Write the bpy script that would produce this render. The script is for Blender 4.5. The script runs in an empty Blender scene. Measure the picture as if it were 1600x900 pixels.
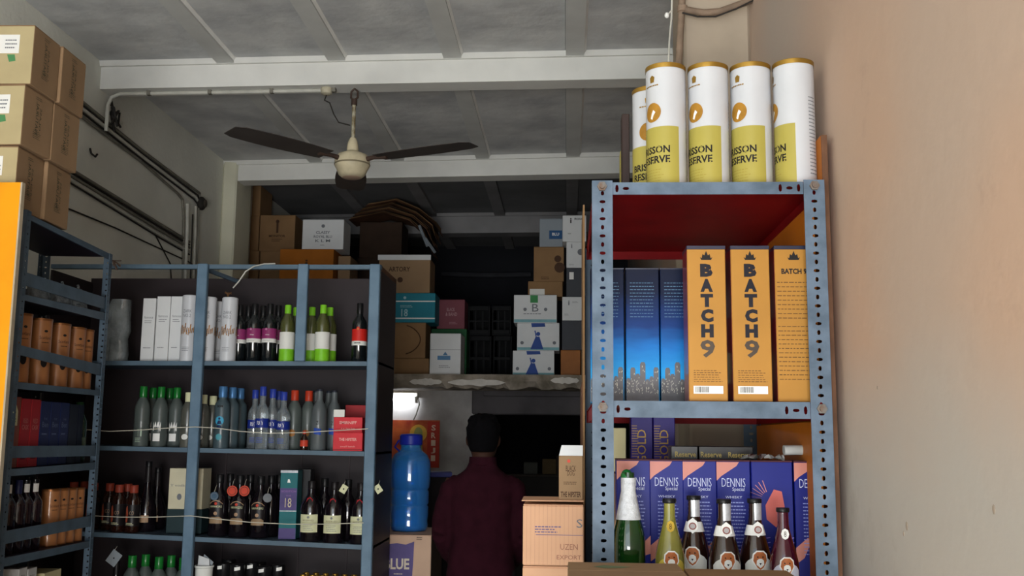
import bpy, math, random
from mathutils import Vector, Matrix

random.seed(7)
scene = bpy.context.scene
COL = scene.collection

# ------------------------------------------------------------------ camera
F = 1600.0
CZ = 1.55
_Y = Vector((86, -235, -1600)).normalized()
_zx = 0.00965
_Z = Vector((_zx, 1.0, (86 * _zx - 235) / 1600.0)).normalized()
_X = _Y.cross(_Z).normalized()
CAMM = Matrix((_X, _Y, _Z))
cam_data = bpy.data.cameras.new('camera')
cam = bpy.data.objects.new('camera', cam_data)
COL.objects.link(cam)
cam.matrix_world = Matrix.Translation((0, 0, CZ)) @ CAMM.to_4x4()
cam_data.sensor_width = 36.0
cam_data.lens = 36.0 * F / 1600.0
cam_data.clip_start = 0.05
scene.camera = cam

# ------------------------------------------------------------------ world, lights, exposure
world = bpy.data.worlds.new('world')
scene.world = world
world.use_nodes = True
wn = world.node_tree.nodes['Background']
wn.inputs['Color'].default_value = (0.80, 0.90, 1.0, 1)
wn.inputs['Strength'].default_value = 2.8

ld = bpy.data.lights.new('shopfront_daylight', 'AREA')
ld.shape = 'RECTANGLE'; ld.size = 3.2; ld.size_y = 2.9
ld.energy = 45; ld.color = (0.93, 0.96, 1.0)
lo = bpy.data.objects.new('shopfront_daylight', ld)
lo.location = (-0.98, -3.5, 1.6)
lo.rotation_euler = (math.radians(97), 0, math.radians(14))
COL.objects.link(lo)

ld2 = bpy.data.lights.new('street_bounce', 'AREA')
ld2.shape = 'RECTANGLE'; ld2.size = 3.2; ld2.size_y = 2.2
ld2.energy = 490; ld2.color = (1.0, 0.985, 0.95)
lo2 = bpy.data.objects.new('street_bounce', ld2)
lo2.location = (-0.35, -2.6, 0.35)
lo2.rotation_euler = (math.radians(134), 0, math.radians(32))
COL.objects.link(lo2)

vs = scene.view_settings
vs.view_transform = 'Standard'; vs.look = 'None'; vs.gamma = 1.0; vs.use_curve_mapping = False
vs.exposure = 0.0

# ------------------------------------------------------------------ pixel -> place helpers (used to find real positions)
def ray(px, py):
    v = Vector(((px - 800) / F, (450 - py) / F, -1.0))
    return CAMM @ v
def WY(px, py, Y):
    d = ray(px, py); t = Y / d.y
    return Vector((0, 0, CZ)) + d * t
def WX(px, py, X):
    d = ray(px, py); t = X / d.x
    return Vector((0, 0, CZ)) + d * t
def WZ(px, py, Z):
    d = ray(px, py); t = (Z - CZ) / d.z
    return Vector((0, 0, CZ)) + d * t
def WP(px, py, p0, n):
    d = ray(px, py); c = Vector((0, 0, CZ))
    t = (p0 - c).dot(n) / d.dot(n)
    return c + d * t

# ------------------------------------------------------------------ materials
def lin(h):
    h = h.lstrip('#')
    out = []
    for i in (0, 2, 4):
        c = int(h[i:i + 2], 16) / 255.0
        out.append(c / 12.92 if c <= 0.04045 else ((c + 0.055) / 1.055) ** 2.4)
    return tuple(out) + (1.0,)
MATS = {}
def mat(key, col, rough=0.6, metal=0.0, noise=0.12, scale=8.0, bump=0.0, trans=0.0, coat=0.0, ior=1.45, col2=None, spec=None, detail=6.0, bscale=None):
    if key in MATS:
        return MATS[key]
    m = bpy.data.materials.new(key); m.use_nodes = True
    nt = m.node_tree; b = nt.nodes['Principled BSDF']
    c = lin(col)
    c2 = lin(col2) if col2 else tuple(max(0, x * (1 - noise * 2.2)) for x in c[:3]) + (1,)
    tc = nt.nodes.new('ShaderNodeTexCoord')
    n = nt.nodes.new('ShaderNodeTexNoise'); n.inputs['Scale'].default_value = scale; n.inputs['Detail'].default_value = detail
    nt.links.new(tc.outputs['Object'], n.inputs['Vector'])
    r = nt.nodes.new('ShaderNodeValToRGB')
    r.color_ramp.elements[0].position = 0.32; r.color_ramp.elements[0].color = c2
    r.color_ramp.elements[1].position = 0.62; r.color_ramp.elements[1].color = c
    nt.links.new(n.outputs['Fac'], r.inputs['Fac'])
    nt.links.new(r.outputs['Color'], b.inputs['Base Color'])
    b.inputs['Roughness'].default_value = rough
    b.inputs['Metallic'].default_value = metal
    b.inputs['Transmission Weight'].default_value = trans
    b.inputs['Coat Weight'].default_value = coat
    b.inputs['IOR'].default_value = ior
    if spec is None and rough > .3: spec = 0.28
    if spec is not None: b.inputs['Specular IOR Level'].default_value = spec
    if bump:
        n2 = nt.nodes.new('ShaderNodeTexNoise'); n2.inputs['Scale'].default_value = bscale or scale * 5; n2.inputs['Detail'].default_value = 4
        nt.links.new(tc.outputs['Object'], n2.inputs['Vector'])
        bp = nt.nodes.new('ShaderNodeBump'); bp.inputs['Strength'].default_value = bump; bp.inputs['Distance'].default_value = 0.01
        nt.links.new(n2.outputs['Fac'], bp.inputs['Height'])
        nt.links.new(bp.outputs['Normal'], b.inputs['Normal'])
    MATS[key] = m
    return m
def zramp(key, stops, rough=0.4, metal=0.0, noise=0.0, coat=0.0, nscale=12.0, spec=0.5):
    """printed colour bands up the height of a package (object space z, metres)"""
    if key in MATS: return MATS[key]
    m = bpy.data.materials.new(key); m.use_nodes = True
    nt = m.node_tree; b = nt.nodes['Principled BSDF']
    tc = nt.nodes.new('ShaderNodeTexCoord'); sp = nt.nodes.new('ShaderNodeSeparateXYZ')
    nt.links.new(tc.outputs['Object'], sp.inputs[0])
    src = sp.outputs['Z']
    if noise:
        n = nt.nodes.new('ShaderNodeTexNoise'); n.inputs['Scale'].default_value = nscale
        mp = nt.nodes.new('ShaderNodeMapping'); mp.inputs['Scale'].default_value = (1, 1, 4)
        nt.links.new(tc.outputs['Object'], mp.inputs[0]); nt.links.new(mp.outputs[0], n.inputs['Vector'])
        a = nt.nodes.new('ShaderNodeMath'); a.operation = 'MULTIPLY_ADD'; a.inputs[1].default_value = noise; 
        nt.links.new(n.outputs['Fac'], a.inputs[0]); nt.links.new(sp.outputs['Z'], a.inputs[2])
        src = a.outputs[0]
    zmax = stops[-1][0]
    d = nt.nodes.new('ShaderNodeMath'); d.operation = 'DIVIDE'; d.inputs[1].default_value = zmax
    nt.links.new(src, d.inputs[0])
    r = nt.nodes.new('ShaderNodeValToRGB')
    els = r.color_ramp.elements
    els[0].position = 0; els[0].color = lin(stops[0][1]); els[1].position = 1; els[1].color = lin(stops[-1][1])
    for z, c in stops[1:-1]:
        e = els.new(z / zmax); e.color = lin(c)
    nt.links.new(d.outputs[0], r.inputs['Fac']); nt.links.new(r.outputs['Color'], b.inputs['Base Color'])
    b.inputs['Specular IOR Level'].default_value = spec
    b.inputs['Roughness'].default_value = rough; b.inputs['Metallic'].default_value = metal; b.inputs['Coat Weight'].default_value = coat
    MATS[key] = m
    return m
def emis(key, col, s):
    m = bpy.data.materials.new(key); m.use_nodes = True
    b = m.node_tree.nodes['Principled BSDF']
    b.inputs['Base Color'].default_value = lin(col)
    b.inputs['Emission Color'].default_value = lin(col); b.inputs['Emission Strength'].default_value = s
    MATS[key] = m
    return m

# ------------------------------------------------------------------ text outlines
_tcache = {}
def text2d(s, bold=0.0):
    k = (s, bold)
    if k in _tcache: return _tcache[k]
    cu = bpy.data.curves.new('t', 'FONT'); cu.body = s; cu.align_x = 'CENTER'; cu.resolution_u = 2; cu.offset = bold; cu.fill_mode = 'FRONT'
    ob = bpy.data.objects.new('t', cu); COL.objects.link(ob)
    bpy.context.view_layer.update()
    me = bpy.data.meshes.new_from_object(ob.evaluated_get(bpy.context.evaluated_depsgraph_get()))
    vs_ = [(v.co.x, v.co.y) for v in me.vertices]
    fs = [tuple(p.vertices) for p in me.polygons]
    bpy.data.objects.remove(ob); bpy.data.curves.remove(cu); bpy.data.meshes.remove(me)
    x0 = min(v[0] for v in vs_); x1 = max(v[0] for v in vs_); y0 = min(v[1] for v in vs_); y1 = max(v[1] for v in vs_)
    vs_ = [((v[0] - x0) / (x1 - x0) - 0.5, (v[1] - y0) / (y1 - y0)) for v in vs_]   # unit box, bottom 0
    _tcache[k] = (vs_, fs)
    return _tcache[k]

# ------------------------------------------------------------------ mesh builder
class MB:
    def __init__(s): s.v = []; s.f = []
    def add(s, vs_, fs):
        o = len(s.v); s.v += [tuple(p) for p in vs_]; s.f += [tuple(i + o for i in f) for f in fs]; return s
    def box(s, x0, x1, y0, y1, z0, z1):
        return s.add([(x0, y0, z0), (x1, y0, z0), (x1, y1, z0), (x0, y1, z0), (x0, y0, z1), (x1, y0, z1), (x1, y1, z1), (x0, y1, z1)],
                     [(0, 3, 2, 1), (4, 5, 6, 7), (0, 1, 5, 4), (1, 2, 6, 5), (2, 3, 7, 6), (3, 0, 4, 7)])
    def hexa(s, p):
        return s.add(p, [(0, 3, 2, 1), (4, 5, 6, 7), (0, 1, 5, 4), (1, 2, 6, 5), (2, 3, 7, 6), (3, 0, 4, 7)])
    def cbox(s, x0, x1, y0, y1, z0, z1, b=0.002):
        X = (x0, x1); Y = (y0, y1); Z = (z0, z1); V = []; idx = {}
        for i in (0, 1):
            for j in (0, 1):
                for k in (0, 1):
                    sx = b if i == 0 else -b; sy = b if j == 0 else -b; sz = b if k == 0 else -b
                    for a in range(3):
                        p = [X[i] + (0 if a == 0 else sx), Y[j] + (0 if a == 1 else sy), Z[k] + (0 if a == 2 else sz)]
                        idx[(i, j, k, a)] = len(V); V.append(p)
        Fc = []
        for i in (0, 1): Fc.append([idx[(i, 0, 0, 0)], idx[(i, 1, 0, 0)], idx[(i, 1, 1, 0)], idx[(i, 0, 1, 0)]][::(1 if i else -1)])
        for j in (0, 1): Fc.append([idx[(0, j, 0, 1)], idx[(1, j, 0, 1)], idx[(1, j, 1, 1)], idx[(0, j, 1, 1)]][::(-1 if j else 1)])
        for k in (0, 1): Fc.append([idx[(0, 0, k, 2)], idx[(1, 0, k, 2)], idx[(1, 1, k, 2)], idx[(0, 1, k, 2)]][::(1 if k else -1)])
        for i in (0, 1):
            for j in (0, 1): Fc.append([idx[(i, j, 0, 0)], idx[(i, j, 1, 0)], idx[(i, j, 1, 1)], idx[(i, j, 0, 1)]])
            for k in (0, 1): Fc.append([idx[(i, 0, k, 0)], idx[(i, 1, k, 0)], idx[(i, 1, k, 2)], idx[(i, 0, k, 2)]])
        for j in (0, 1):
            for k in (0, 1): Fc.append([idx[(0, j, k, 1)], idx[(1, j, k, 1)], idx[(1, j, k, 2)], idx[(0, j, k, 2)]])
        for i in (0, 1):
            for j in (0, 1):
                for k in (0, 1): Fc.append([idx[(i, j, k, a)] for a in range(3)])
        return s.add(V, Fc)
    def lathe(s, prof, seg=20, c=(0, 0), cap=True, sy=1.0):
        V = []; Fc = []
        for r, z in prof:
            for i in range(seg):
                a = 2 * math.pi * i / seg
                V.append((c[0] + r * math.cos(a), c[1] + r * math.sin(a) * sy, z))
        n = len(prof)
        for j in range(n - 1):
            for i in range(seg):
                i2 = (i + 1) % seg
                Fc.append((j * seg + i, j * seg + i2, (j + 1) * seg + i2, (j + 1) * seg + i))
        if cap:
            Fc.append(tuple(reversed(range(seg)))); Fc.append(tuple((n - 1) * seg + i for i in range(seg)))
        return s.add(V, Fc)
    def arc(s, r, z0, z1, deg=180, mid=0, seg=12, r1=None, t=0.0006):
        """curved label wrapped on a bottle; mid = degrees from the front (-y)"""
        V = []; Fc = []; r += .0003; r1 = r if r1 is None else r1; seg = max(seg, int(deg / 8))
        for i in range(seg + 1):
            a = math.radians(mid - deg / 2 + deg * i / seg)
            for rr, z in ((r, z0), (r1, z1)): V.append((rr * math.sin(a), -rr * math.cos(a), z))
        for i in range(seg): Fc.append((2 * i, 2 * i + 2, 2 * i + 3, 2 * i + 1))
        return s.add(V, Fc)
    def tube(s, pts, r, seg=8, taper=None, cap=True):
        pts = [Vector(p) for p in pts]; n = len(pts); V = []; Fc = []
        up = Vector((0, 0, 1))
        for k, p in enumerate(pts):
            d = (pts[min(k + 1, n - 1)] - pts[max(k - 1, 0)]).normalized()
            if k == 0:
                u = d.cross(up)
                if u.length < 0.05: u = d.cross(Vector((1, 0, 0)))
                u.normalize()
            else:
                u = (u - d * u.dot(d)).normalized()
            w = d.cross(u); rr = taper[k] if taper else r
            for i in range(seg):
                a = 2 * math.pi * i / seg
                V.append(p + u * (rr * math.cos(a)) + w * (rr * math.sin(a)))
        for k in range(n - 1):
            for i in range(seg):
                i2 = (i + 1) % seg
                Fc.append((k * seg + i, k * seg + i2, (k + 1) * seg + i2, (k + 1) * seg + i))
        if cap: Fc.append(tuple(reversed(range(seg)))); Fc.append(tuple((n - 1) * seg + i for i in range(seg)))
        return s.add(V, Fc)
    def ell(s, c, rx, ry, rz, seg=14, rings=9):
        V = []; Fc = []
        for j in range(rings + 1):
            t = math.pi * j / rings
            for i in range(seg):
                a = 2 * math.pi * i / seg
                V.append((c[0] + rx * math.sin(t) * math.cos(a), c[1] + ry * math.sin(t) * math.sin(a), c[2] - rz * math.cos(t)))
        for j in range(rings):
            for i in range(seg):
                i2 = (i + 1) % seg
                Fc.append((j * seg + i, j * seg + i2, (j + 1) * seg + i2, (j + 1) * seg + i))
        return s.add(V, Fc)
    def loft(s, rings, seg=18, p=2.3):
        V = []; Fc = []
        for (cx, cy, cz, rx, ry) in rings:
            for i in range(seg):
                a = 2 * math.pi * i / seg; ca, sa = math.cos(a), math.sin(a)
                V.append((cx + rx * math.copysign(abs(ca) ** (2 / p), ca), cy + ry * math.copysign(abs(sa) ** (2 / p), sa), cz))
        n = len(rings)
        for j in range(n - 1):
            for i in range(seg):
                i2 = (i + 1) % seg
                Fc.append((j * seg + i, j * seg + i2, (j + 1) * seg + i2, (j + 1) * seg + i))
        Fc.append(tuple(reversed(range(seg)))); Fc.append(tuple((n - 1) * seg + i for i in range(seg)))
        return s.add(V, Fc)
    def text(s, t, w, h, fn, bold=0.0, cu=0.0, cv=0.0):
        """outline text; w,h size; fn maps (u,v)->xyz"""
        V, Fc = text2d(t, bold)
        return s.add([fn(cu + x * w, cv + y * h) for x, y in V], Fc)
    def poly(s, pts2, fn):
        us = [p[0] for p in pts2]
        if getattr(fn, 'curved', False) and max(us) - min(us) > .006:
            # slice into narrow upright strips so that the print follows the curved wall
            n = max(2, int((max(us) - min(us)) / .004)); e = 1e-5
            cuts = sorted(set([min(us) + e + (max(us) - min(us) - 2 * e) * i / n for i in range(n + 1)] + [u for u in us if min(us) + 1e-4 < u < max(us) - 1e-4]))
            def span(u):
                vs2 = []
                for i in range(len(pts2)):
                    (a, b), (c, d) = pts2[i], pts2[(i + 1) % len(pts2)]
                    if (a - u) * (c - u) <= 0 and abs(a - c) > 1e-9: vs2.append(b + (d - b) * (u - a) / (c - a))
                return (min(vs2), max(vs2)) if vs2 else None
            prev = None
            for u in cuts:
                sp = span(u)
                if sp is None: continue
                if prev: s.add([fn(prev[0], prev[1]), fn(u, sp[0]), fn(u, sp[1]), fn(prev[0], prev[2])], [(0, 1, 2, 3)])
                prev = (u, sp[0], sp[1])
            return s
        return s.add([fn(u, v) for u, v in pts2], [tuple(range(len(pts2)))])
    def disc(s, r, cu, cv, fn, seg=16, ry=None):
        return s.poly([(cu + r * math.cos(2 * math.pi * i / seg), cv + (ry or r) * math.sin(2 * math.pi * i / seg)) for i in range(seg)], fn)
    def lines(s, w, z0, z1, n, fn, th=0.35, cu=0.0, ragged=0.25):
        """fine print too small to read: rows of short word strokes"""
        step = (z1 - z0) / n
        for k in range(n):
            z = z0 + step * (k + 0.5); x = -w / 2; end = w / 2 * (1 - ragged * random.random() * 2)
            while x < end:
                l = random.uniform(0.05, 0.14) * w
                s.poly([(cu + x, z - step * th / 2), (cu + min(x + l, end), z - step * th / 2), (cu + min(x + l, end), z + step * th / 2), (cu + x, z + step * th / 2)], fn)
                x += l + 0.03 * w
        return s
    def slotted(s, o, al, ac, length, width, pitch=0.0215, hole=(0.0060, 0.0042), holes=None, off=0.011):
        """punched metal strip: quads round an octagonal slot in every cell; al along, ac across"""
        o = Vector(o); al = Vector(al).normalized(); ac = Vector(ac).normalized()
        n = max(1, int(length / pitch)); pt = length / n
        for k in range(n):
            a0 = k * pt; a1 = (k + 1) * pt; am = (a0 + a1) / 2; w2 = width / 2
            has = holes is None or holes(k, n)
            if not has:
                s.add([o + al * a0, o + al * a1, o + al * a1 + ac * width, o + al * a0 + ac * width], [(0, 1, 2, 3)]); continue
            ha, hc = (hole[0], hole[1]) if k % 2 else (hole[1], hole[0] * 1.25)
            outer = [(a0, 0), (am, 0), (a1, 0), (a1, w2), (a1, width), (am, width), (a0, width), (a0, w2)]
            q = 0.75
            inner = [(am - ha * q, w2 - hc * q), (am, w2 - hc), (am + ha * q, w2 - hc * q), (am + ha, w2), (am + ha * q, w2 + hc * q), (am, w2 + hc), (am - ha * q, w2 + hc * q), (am - ha, w2)]
            V = [o + al * a + ac * c for a, c in outer + inner]
            s.add(V, [(i, (i + 1) % 8, 8 + (i + 1) % 8, 8 + i) for i in range(8)])
        return s
    def mesh(s, name):
        me = bpy.data.meshes.new(name); me.from_pydata(s.v, [], s.f); me.update(); return me
    def build(s, name, m, parent=None, smooth=False, label=None, solid=0.0, kind=None):
        me = s.mesh(name); me.materials.append(m)
        if smooth:
            for p in me.polygons: p.use_smooth = True
            me.set_sharp_from_angle(angle=math.radians(38))
        o = bpy.data.objects.new(name, me); COL.objects.link(o)
        if parent is not None: o.parent = parent
        if label: o['label'] = label
        if kind: o['kind'] = kind
        if solid:
            md = o.modifiers.new('solid', 'SOLIDIFY'); md.thickness = solid; md.offset = 0
        return o
def flat(x=0.0, y=0.0, z=0.0):      # print on a face towards -y
    return lambda u, v: (x + u, y, z + v)
def wrap(r, mid=0.0, z=0.0):
    m = math.radians(mid)
    f = lambda u, v: (r * math.sin(u / r + m), -r * math.cos(u / r + m), z + v)
    f.curved = True
    return f
def turned(x=0.0, y=0.0, z=0.0):    # text rotated a quarter turn, reading upwards
    return lambda u, v: (x - v, y, z + u)
def side(x, y=0.0, z=0.0):          # print on a face towards +x
    return lambda u, v: (x, y + u, z + v)

# ------------------------------------------------------------------ things
def thing(name, label, cat, loc=(0, 0, 0), rz=0.0, group=None):
    o = bpy.data.objects.new(name, None); COL.objects.link(o)
    o.empty_display_size = 0.05
    o.location = loc; o.rotation_euler = (0, 0, rz); o['label'] = label; o['category'] = cat
    if group: o['group'] = group
    return o
def tag(o, label, cat, group=None):
    o['label'] = label; o['category'] = cat
    if group: o['group'] = group
    return o
def struct(name, mb, m, parent=None, **k):
    o = mb.build(name, m, parent, **k); o['kind'] = 'structure'; return o
def dup(root, loc, rz, label, group=None, sc=None):
    r = root.copy(); COL.objects.link(r); r.location = loc; r.rotation_euler = (0, 0, rz); r['label'] = label
    if group: r['group'] = group
    if sc: r.scale = sc
    for ch in list(root.children):
        c = ch.copy(); COL.objects.link(c); c.parent = r
        for g in list(ch.children):
            d = g.copy(); COL.objects.link(d); d.parent = c
    return r
PROTO = {}
def place(kind, builder, loc, rz, label, group=None, sc=None):
    """first of a kind is built by builder(root); the rest copy it and each of its parts"""
    if kind not in PROTO:
        name, cat = builder[0], builder[1]
        root = thing(name, label, cat, loc, rz, group)
        builder[2](root)
        if sc: root.scale = sc
        PROTO[kind] = root
        return root
    return dup(PROTO[kind], loc, rz, label, group, sc or (1, 1, 1))
# ------------------------------------------------------------------ palette
M_plaster_l = mat('plaster_left', '#e6e7dd', 0.9, noise=0.07, scale=1.6, bump=0.25, bscale=30)
M_plaster_col = mat('plaster_column', '#dedcc6', 0.9, noise=0.07, scale=2.5, bump=0.15)
M_plaster_r = mat('plaster_right', '#c2a48f', 0.85, noise=0.1, scale=0.9, bump=0.12, bscale=18, col2='#b4a89d', detail=2)
M_ceil = mat('ceiling_slab', '#d4d5d4', 0.92, col2='#b4b6b8', scale=3.0, bump=0.9, bscale=7)
M_joist = mat('joist_paint', '#d0d1ce', 0.85, noise=0.05, scale=4)
M_beam = mat('beam_paint', '#e2e2dd', 0.85, noise=0.06, scale=3, bump=0.15)
M_floor = mat('floor_cement', '#9a958c', 0.8, noise=0.15, scale=2)
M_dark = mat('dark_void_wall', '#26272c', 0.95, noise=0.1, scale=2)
M_conc = mat('rough_concrete', '#9b9184', 0.95, col2='#6d6558', scale=9, bump=0.8, bscale=30)
M_lintel = mat('lintel_cement', '#5e5a5c', 0.95, noise=0.15, scale=4, bump=0.3)
M_white_patch = mat('white_plaster_patch', '#cfcac2', 0.9, noise=0.08, scale=12, bump=0.4)
M_blue = mat('rack_blue_paint', '#637c90', 0.5, noise=0.12, scale=10, col2='#526a7e')
M_blue_old = mat('rack_grey_paint', '#627284', 0.5, col2='#4a5968', scale=14, bump=0.1)
M_slate = mat('rack_slate_paint', '#566878', 0.5, col2='#475765', scale=9)
M_rust = mat('rusty_bolt', '#75726e', 0.6, metal=0.3, col2='#6a5140', scale=60)
M_red_board = mat('shelf_red_underside', '#8a0e14', 0.5, noise=0.2, scale=3, col2='#6a0a10', spec=.15)
M_kraft_lit = mat('carton_front_lit', '#b7a880', 0.85, noise=0.06, scale=5)  # paler copy of the card, daylight on the carton fronts put into colour
M_purple_board = mat('shelf_dark_board', '#2c2230', 0.5, noise=0.2, scale=3)
M_back = mat('rack_back_board', '#2e2629', 0.55, noise=0.15, scale=2.0)
M_yellow_board = mat('yellow_board', '#ee9c06', 0.55, noise=0.10, scale=3, bump=0.1)
M_orange_board = mat('orange_board', '#b86a18', 0.55, noise=0.15, scale=3)
M_brown_edge = mat('brown_edge', '#6b4a35', 0.7, noise=0.2, scale=8)
M_kraft = mat('kraft_card', '#987c5e', 0.85, noise=0.06, scale=5, bump=0.05)
M_kraft_d = mat('kraft_card_dull', '#90704e', 0.85, noise=0.08, scale=5)
M_kraft_pale = mat('pale_card', '#cfc79c', 0.85, noise=0.05, scale=5)
M_kraft_pink = mat('pinkish_card', '#d6a886', 0.85, noise=0.06, scale=4)
M_card_edge = mat('card_edge', '#8a6a48', 0.9, noise=0.1, scale=20)
M_orange_card = mat('orange_card', '#a8641e', 0.8, noise=0.1, scale=5)
M_white_card = mat('white_card', '#d7d9da', 0.7, noise=0.04, scale=5)
M_grey_card = mat('grey_card', '#8f979e', 0.7, noise=0.05, scale=5)
M_dgrey_card = mat('dark_grey_card', '#474a50', 0.7, noise=0.08, scale=5)
M_teal = mat('teal_card', '#1f7f92', 0.6, noise=0.06, scale=5)
M_maroon = mat('maroon_card', '#7d4650', 0.7, noise=0.08, scale=5)
M_green = mat('green_card', '#1e5c34', 0.6, noise=0.08, scale=5)
M_tape = mat('packing_tape', '#b59873', 0.3, noise=0.05, scale=5)
M_ink = mat('black_ink', '#1d1a1a', 0.6, noise=0.0)
M_ink_g = mat('green_ink', '#2f5a34', 0.6, noise=0.0)
M_ink_dg = mat('grey_green_ink', '#4a4a38', 0.7, noise=0.0)
M_ink_brown = mat('brown_ink', '#4a3222', 0.7, noise=0.0)
M_ink_blue = mat('blue_ink', '#2447a0', 0.6, noise=0.0)
M_ink_grey = mat('grey_ink', '#6f7278', 0.6, noise=0.0)
M_white = mat('white_print', '#e6e6e2', 0.5, noise=0.0)
M_black = mat('black_plastic', '#141416', 0.35, noise=0.05)
M_gold = mat('gold_foil', '#a8843a', 0.35, metal=0.7, noise=0.1, scale=20)
M_conduit = mat('conduit_grey', '#7d7a70', 0.7, noise=0.12, scale=10)
M_conduit_w = mat('conduit_white', '#c6c5bb', 0.6, noise=0.1, scale=10)
M_wire = mat('dark_wire', '#2f2c29', 0.7, noise=0.1)
M_string = mat('pale_string', '#c9c4b4', 0.8, noise=0.1)
M_fan = mat('fan_cream', '#cfc3a4', 0.4, noise=0.12, scale=14)
M_blade = mat('fan_blade', '#4d4744', 0.5, noise=0.1)

# ------------------------------------------------------------------ room
ZC = CZ + 2.11
XL = -2.67
XR = WY(1309, 290, 2.5).x
Z0 = 0.0
YF, YB = -3.4, 11.2
struct('floor', MB().box(XL - .2, XR + .2, YF, YB + .2, -0.12, 0), M_floor)
struct('pavement', MB().box(-8, 8, -8, YF, -0.25, -0.02), mat('pavement', '#a8a49c', 0.9))
struct('wall_left', MB().box(XL - .2, XL, YF, YB, 0, ZC + .1), M_plaster_l)
wr = struct('wall_right', MB().box(XR, XR + .2, YF, YB, 0, ZC + .1), M_plaster_r)
# the lower wall was repainted in a greyer distemper; the soft brush line runs just above eye height
_nt = M_plaster_r.node_tree; _b = _nt.nodes['Principled BSDF']
_old = _b.inputs['Base Color'].links[0].from_socket
_tc = _nt.nodes.new('ShaderNodeTexCoord'); _sp = _nt.nodes.new('ShaderNodeSeparateXYZ'); _n = _nt.nodes.new('ShaderNodeTexNoise')
_n.inputs['Scale'].default_value = 2.5; _n.inputs['Detail'].default_value = 5
_nt.links.new(_tc.outputs['Object'], _sp.inputs[0]); _nt.links.new(_tc.outputs['Object'], _n.inputs['Vector'])
_ma = _nt.nodes.new('ShaderNodeMath'); _ma.operation = 'MULTIPLY_ADD'; _ma.inputs[1].default_value = .35
_nt.links.new(_n.outputs['Fac'], _ma.inputs[0]); _nt.links.new(_sp.outputs['Z'], _ma.inputs[2])
_mr = _nt.nodes.new('ShaderNodeMapRange'); _mr.inputs['From Min'].default_value = 1.62; _mr.inputs['From Max'].default_value = 1.95
_nt.links.new(_ma.outputs[0], _mr.inputs['Value'])
_mx = _nt.nodes.new('ShaderNodeMix'); _mx.data_type = 'RGBA'
_mx.inputs[6].default_value = lin('#b5aea6'); _nt.links.new(_old, _mx.inputs[7]); _nt.links.new(_mr.outputs[0], _mx.inputs[0])
_n2 = _nt.nodes.new('ShaderNodeTexNoise'); _n2.inputs['Scale'].default_value = 1.7; _n2.inputs['Detail'].default_value = 8; _n2.inputs['Roughness'].default_value = .7
_nt.links.new(_tc.outputs['Object'], _n2.inputs['Vector'])
_m2 = _nt.nodes.new('ShaderNodeMapRange'); _m2.inputs['From Min'].default_value = .60; _m2.inputs['From Max'].default_value = .78; _m2.inputs['To Max'].default_value = .45
_nt.links.new(_n2.outputs['Fac'], _m2.inputs['Value'])
_mx2 = _nt.nodes.new('ShaderNodeMix'); _mx2.data_type = 'RGBA'; _nt.links.new(_m2.outputs[0], _mx2.inputs[0]); _nt.links.new(_mx.outputs[2], _mx2.inputs[6]); _mx2.inputs[7].default_value = lin('#86705f')
_nt.links.new(_mx2.outputs[2], _b.inputs['Base Color'])
# dark stains / dents on the right wall
for k, (a, b, r) in enumerate(((1417, 822, .007), (1553, 796, .006), (1371, 606, .003), (1412, 834, .004))):
    p = WX(a, b, XR)
    MB().ell((XR, p.y, p.z), .0012, r, r * 1.3, seg=10, rings=6).build('plaster_chip', mat('chip', '#9c8e80', .9), wr, smooth=True)
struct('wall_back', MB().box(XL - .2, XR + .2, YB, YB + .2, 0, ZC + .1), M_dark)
ceil = struct('ceiling', MB().box(XL - .2, XR + .2, YF, YB + .2, ZC + 0.04, ZC + .2), M_ceil)

# beams: front face placed where each meets the ceiling
BE = []
M_beam_d = mat('beam_shaded', '#8c8b8c', .9, noise=.1, scale=3); M_ceil_d = mat('slab_shaded', '#77787a', .9, noise=.12, scale=2, bump=.4)  # rear bays: shade of the loft put into darker beam and slab colours
def beam(l, r, drop, thick):
    a = WZ(l[0], l[1], ZC); b = WZ(r[0], r[1], ZC)
    k = (b.y - a.y) / (b.x - a.x)
    def y(x): return a.y + k * (x - a.x)
    x0, x1 = XL, XR
    BE.append((y, thick))
    mb = MB().hexa([(x0, y(x0), ZC - drop), (x1, y(x1), ZC - drop), (x1, y(x1) + thick, ZC - drop), (x0, y(x0) + thick, ZC - drop),
                    (x0, y(x0), ZC + .04), (x1, y(x1), ZC + .04), (x1, y(x1) + thick, ZC + .04), (x0, y(x0) + thick, ZC + .04)])
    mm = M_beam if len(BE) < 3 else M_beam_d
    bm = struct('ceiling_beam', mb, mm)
    # thin plaster fillet along the top edge of the beam
    MB().hexa([(x0, y(x0) - .018, ZC - .03), (x1, y(x1) - .018, ZC - .03), (x1, y(x1), ZC - .03), (x0, y(x0), ZC - .03),
               (x0, y(x0) - .03, ZC), (x1, y(x1) - .03, ZC), (x1, y(x1), ZC), (x0, y(x0), ZC)]).build('cornice_strip', mm, bm)
    return y
yb1 = beam((167, 97), (912, 81), .16, .14)
yb2 = beam((380, 252), (962, 239), .155, .16)
yb3 = beam((690, 334), (870, 332), .19, .2)
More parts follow.
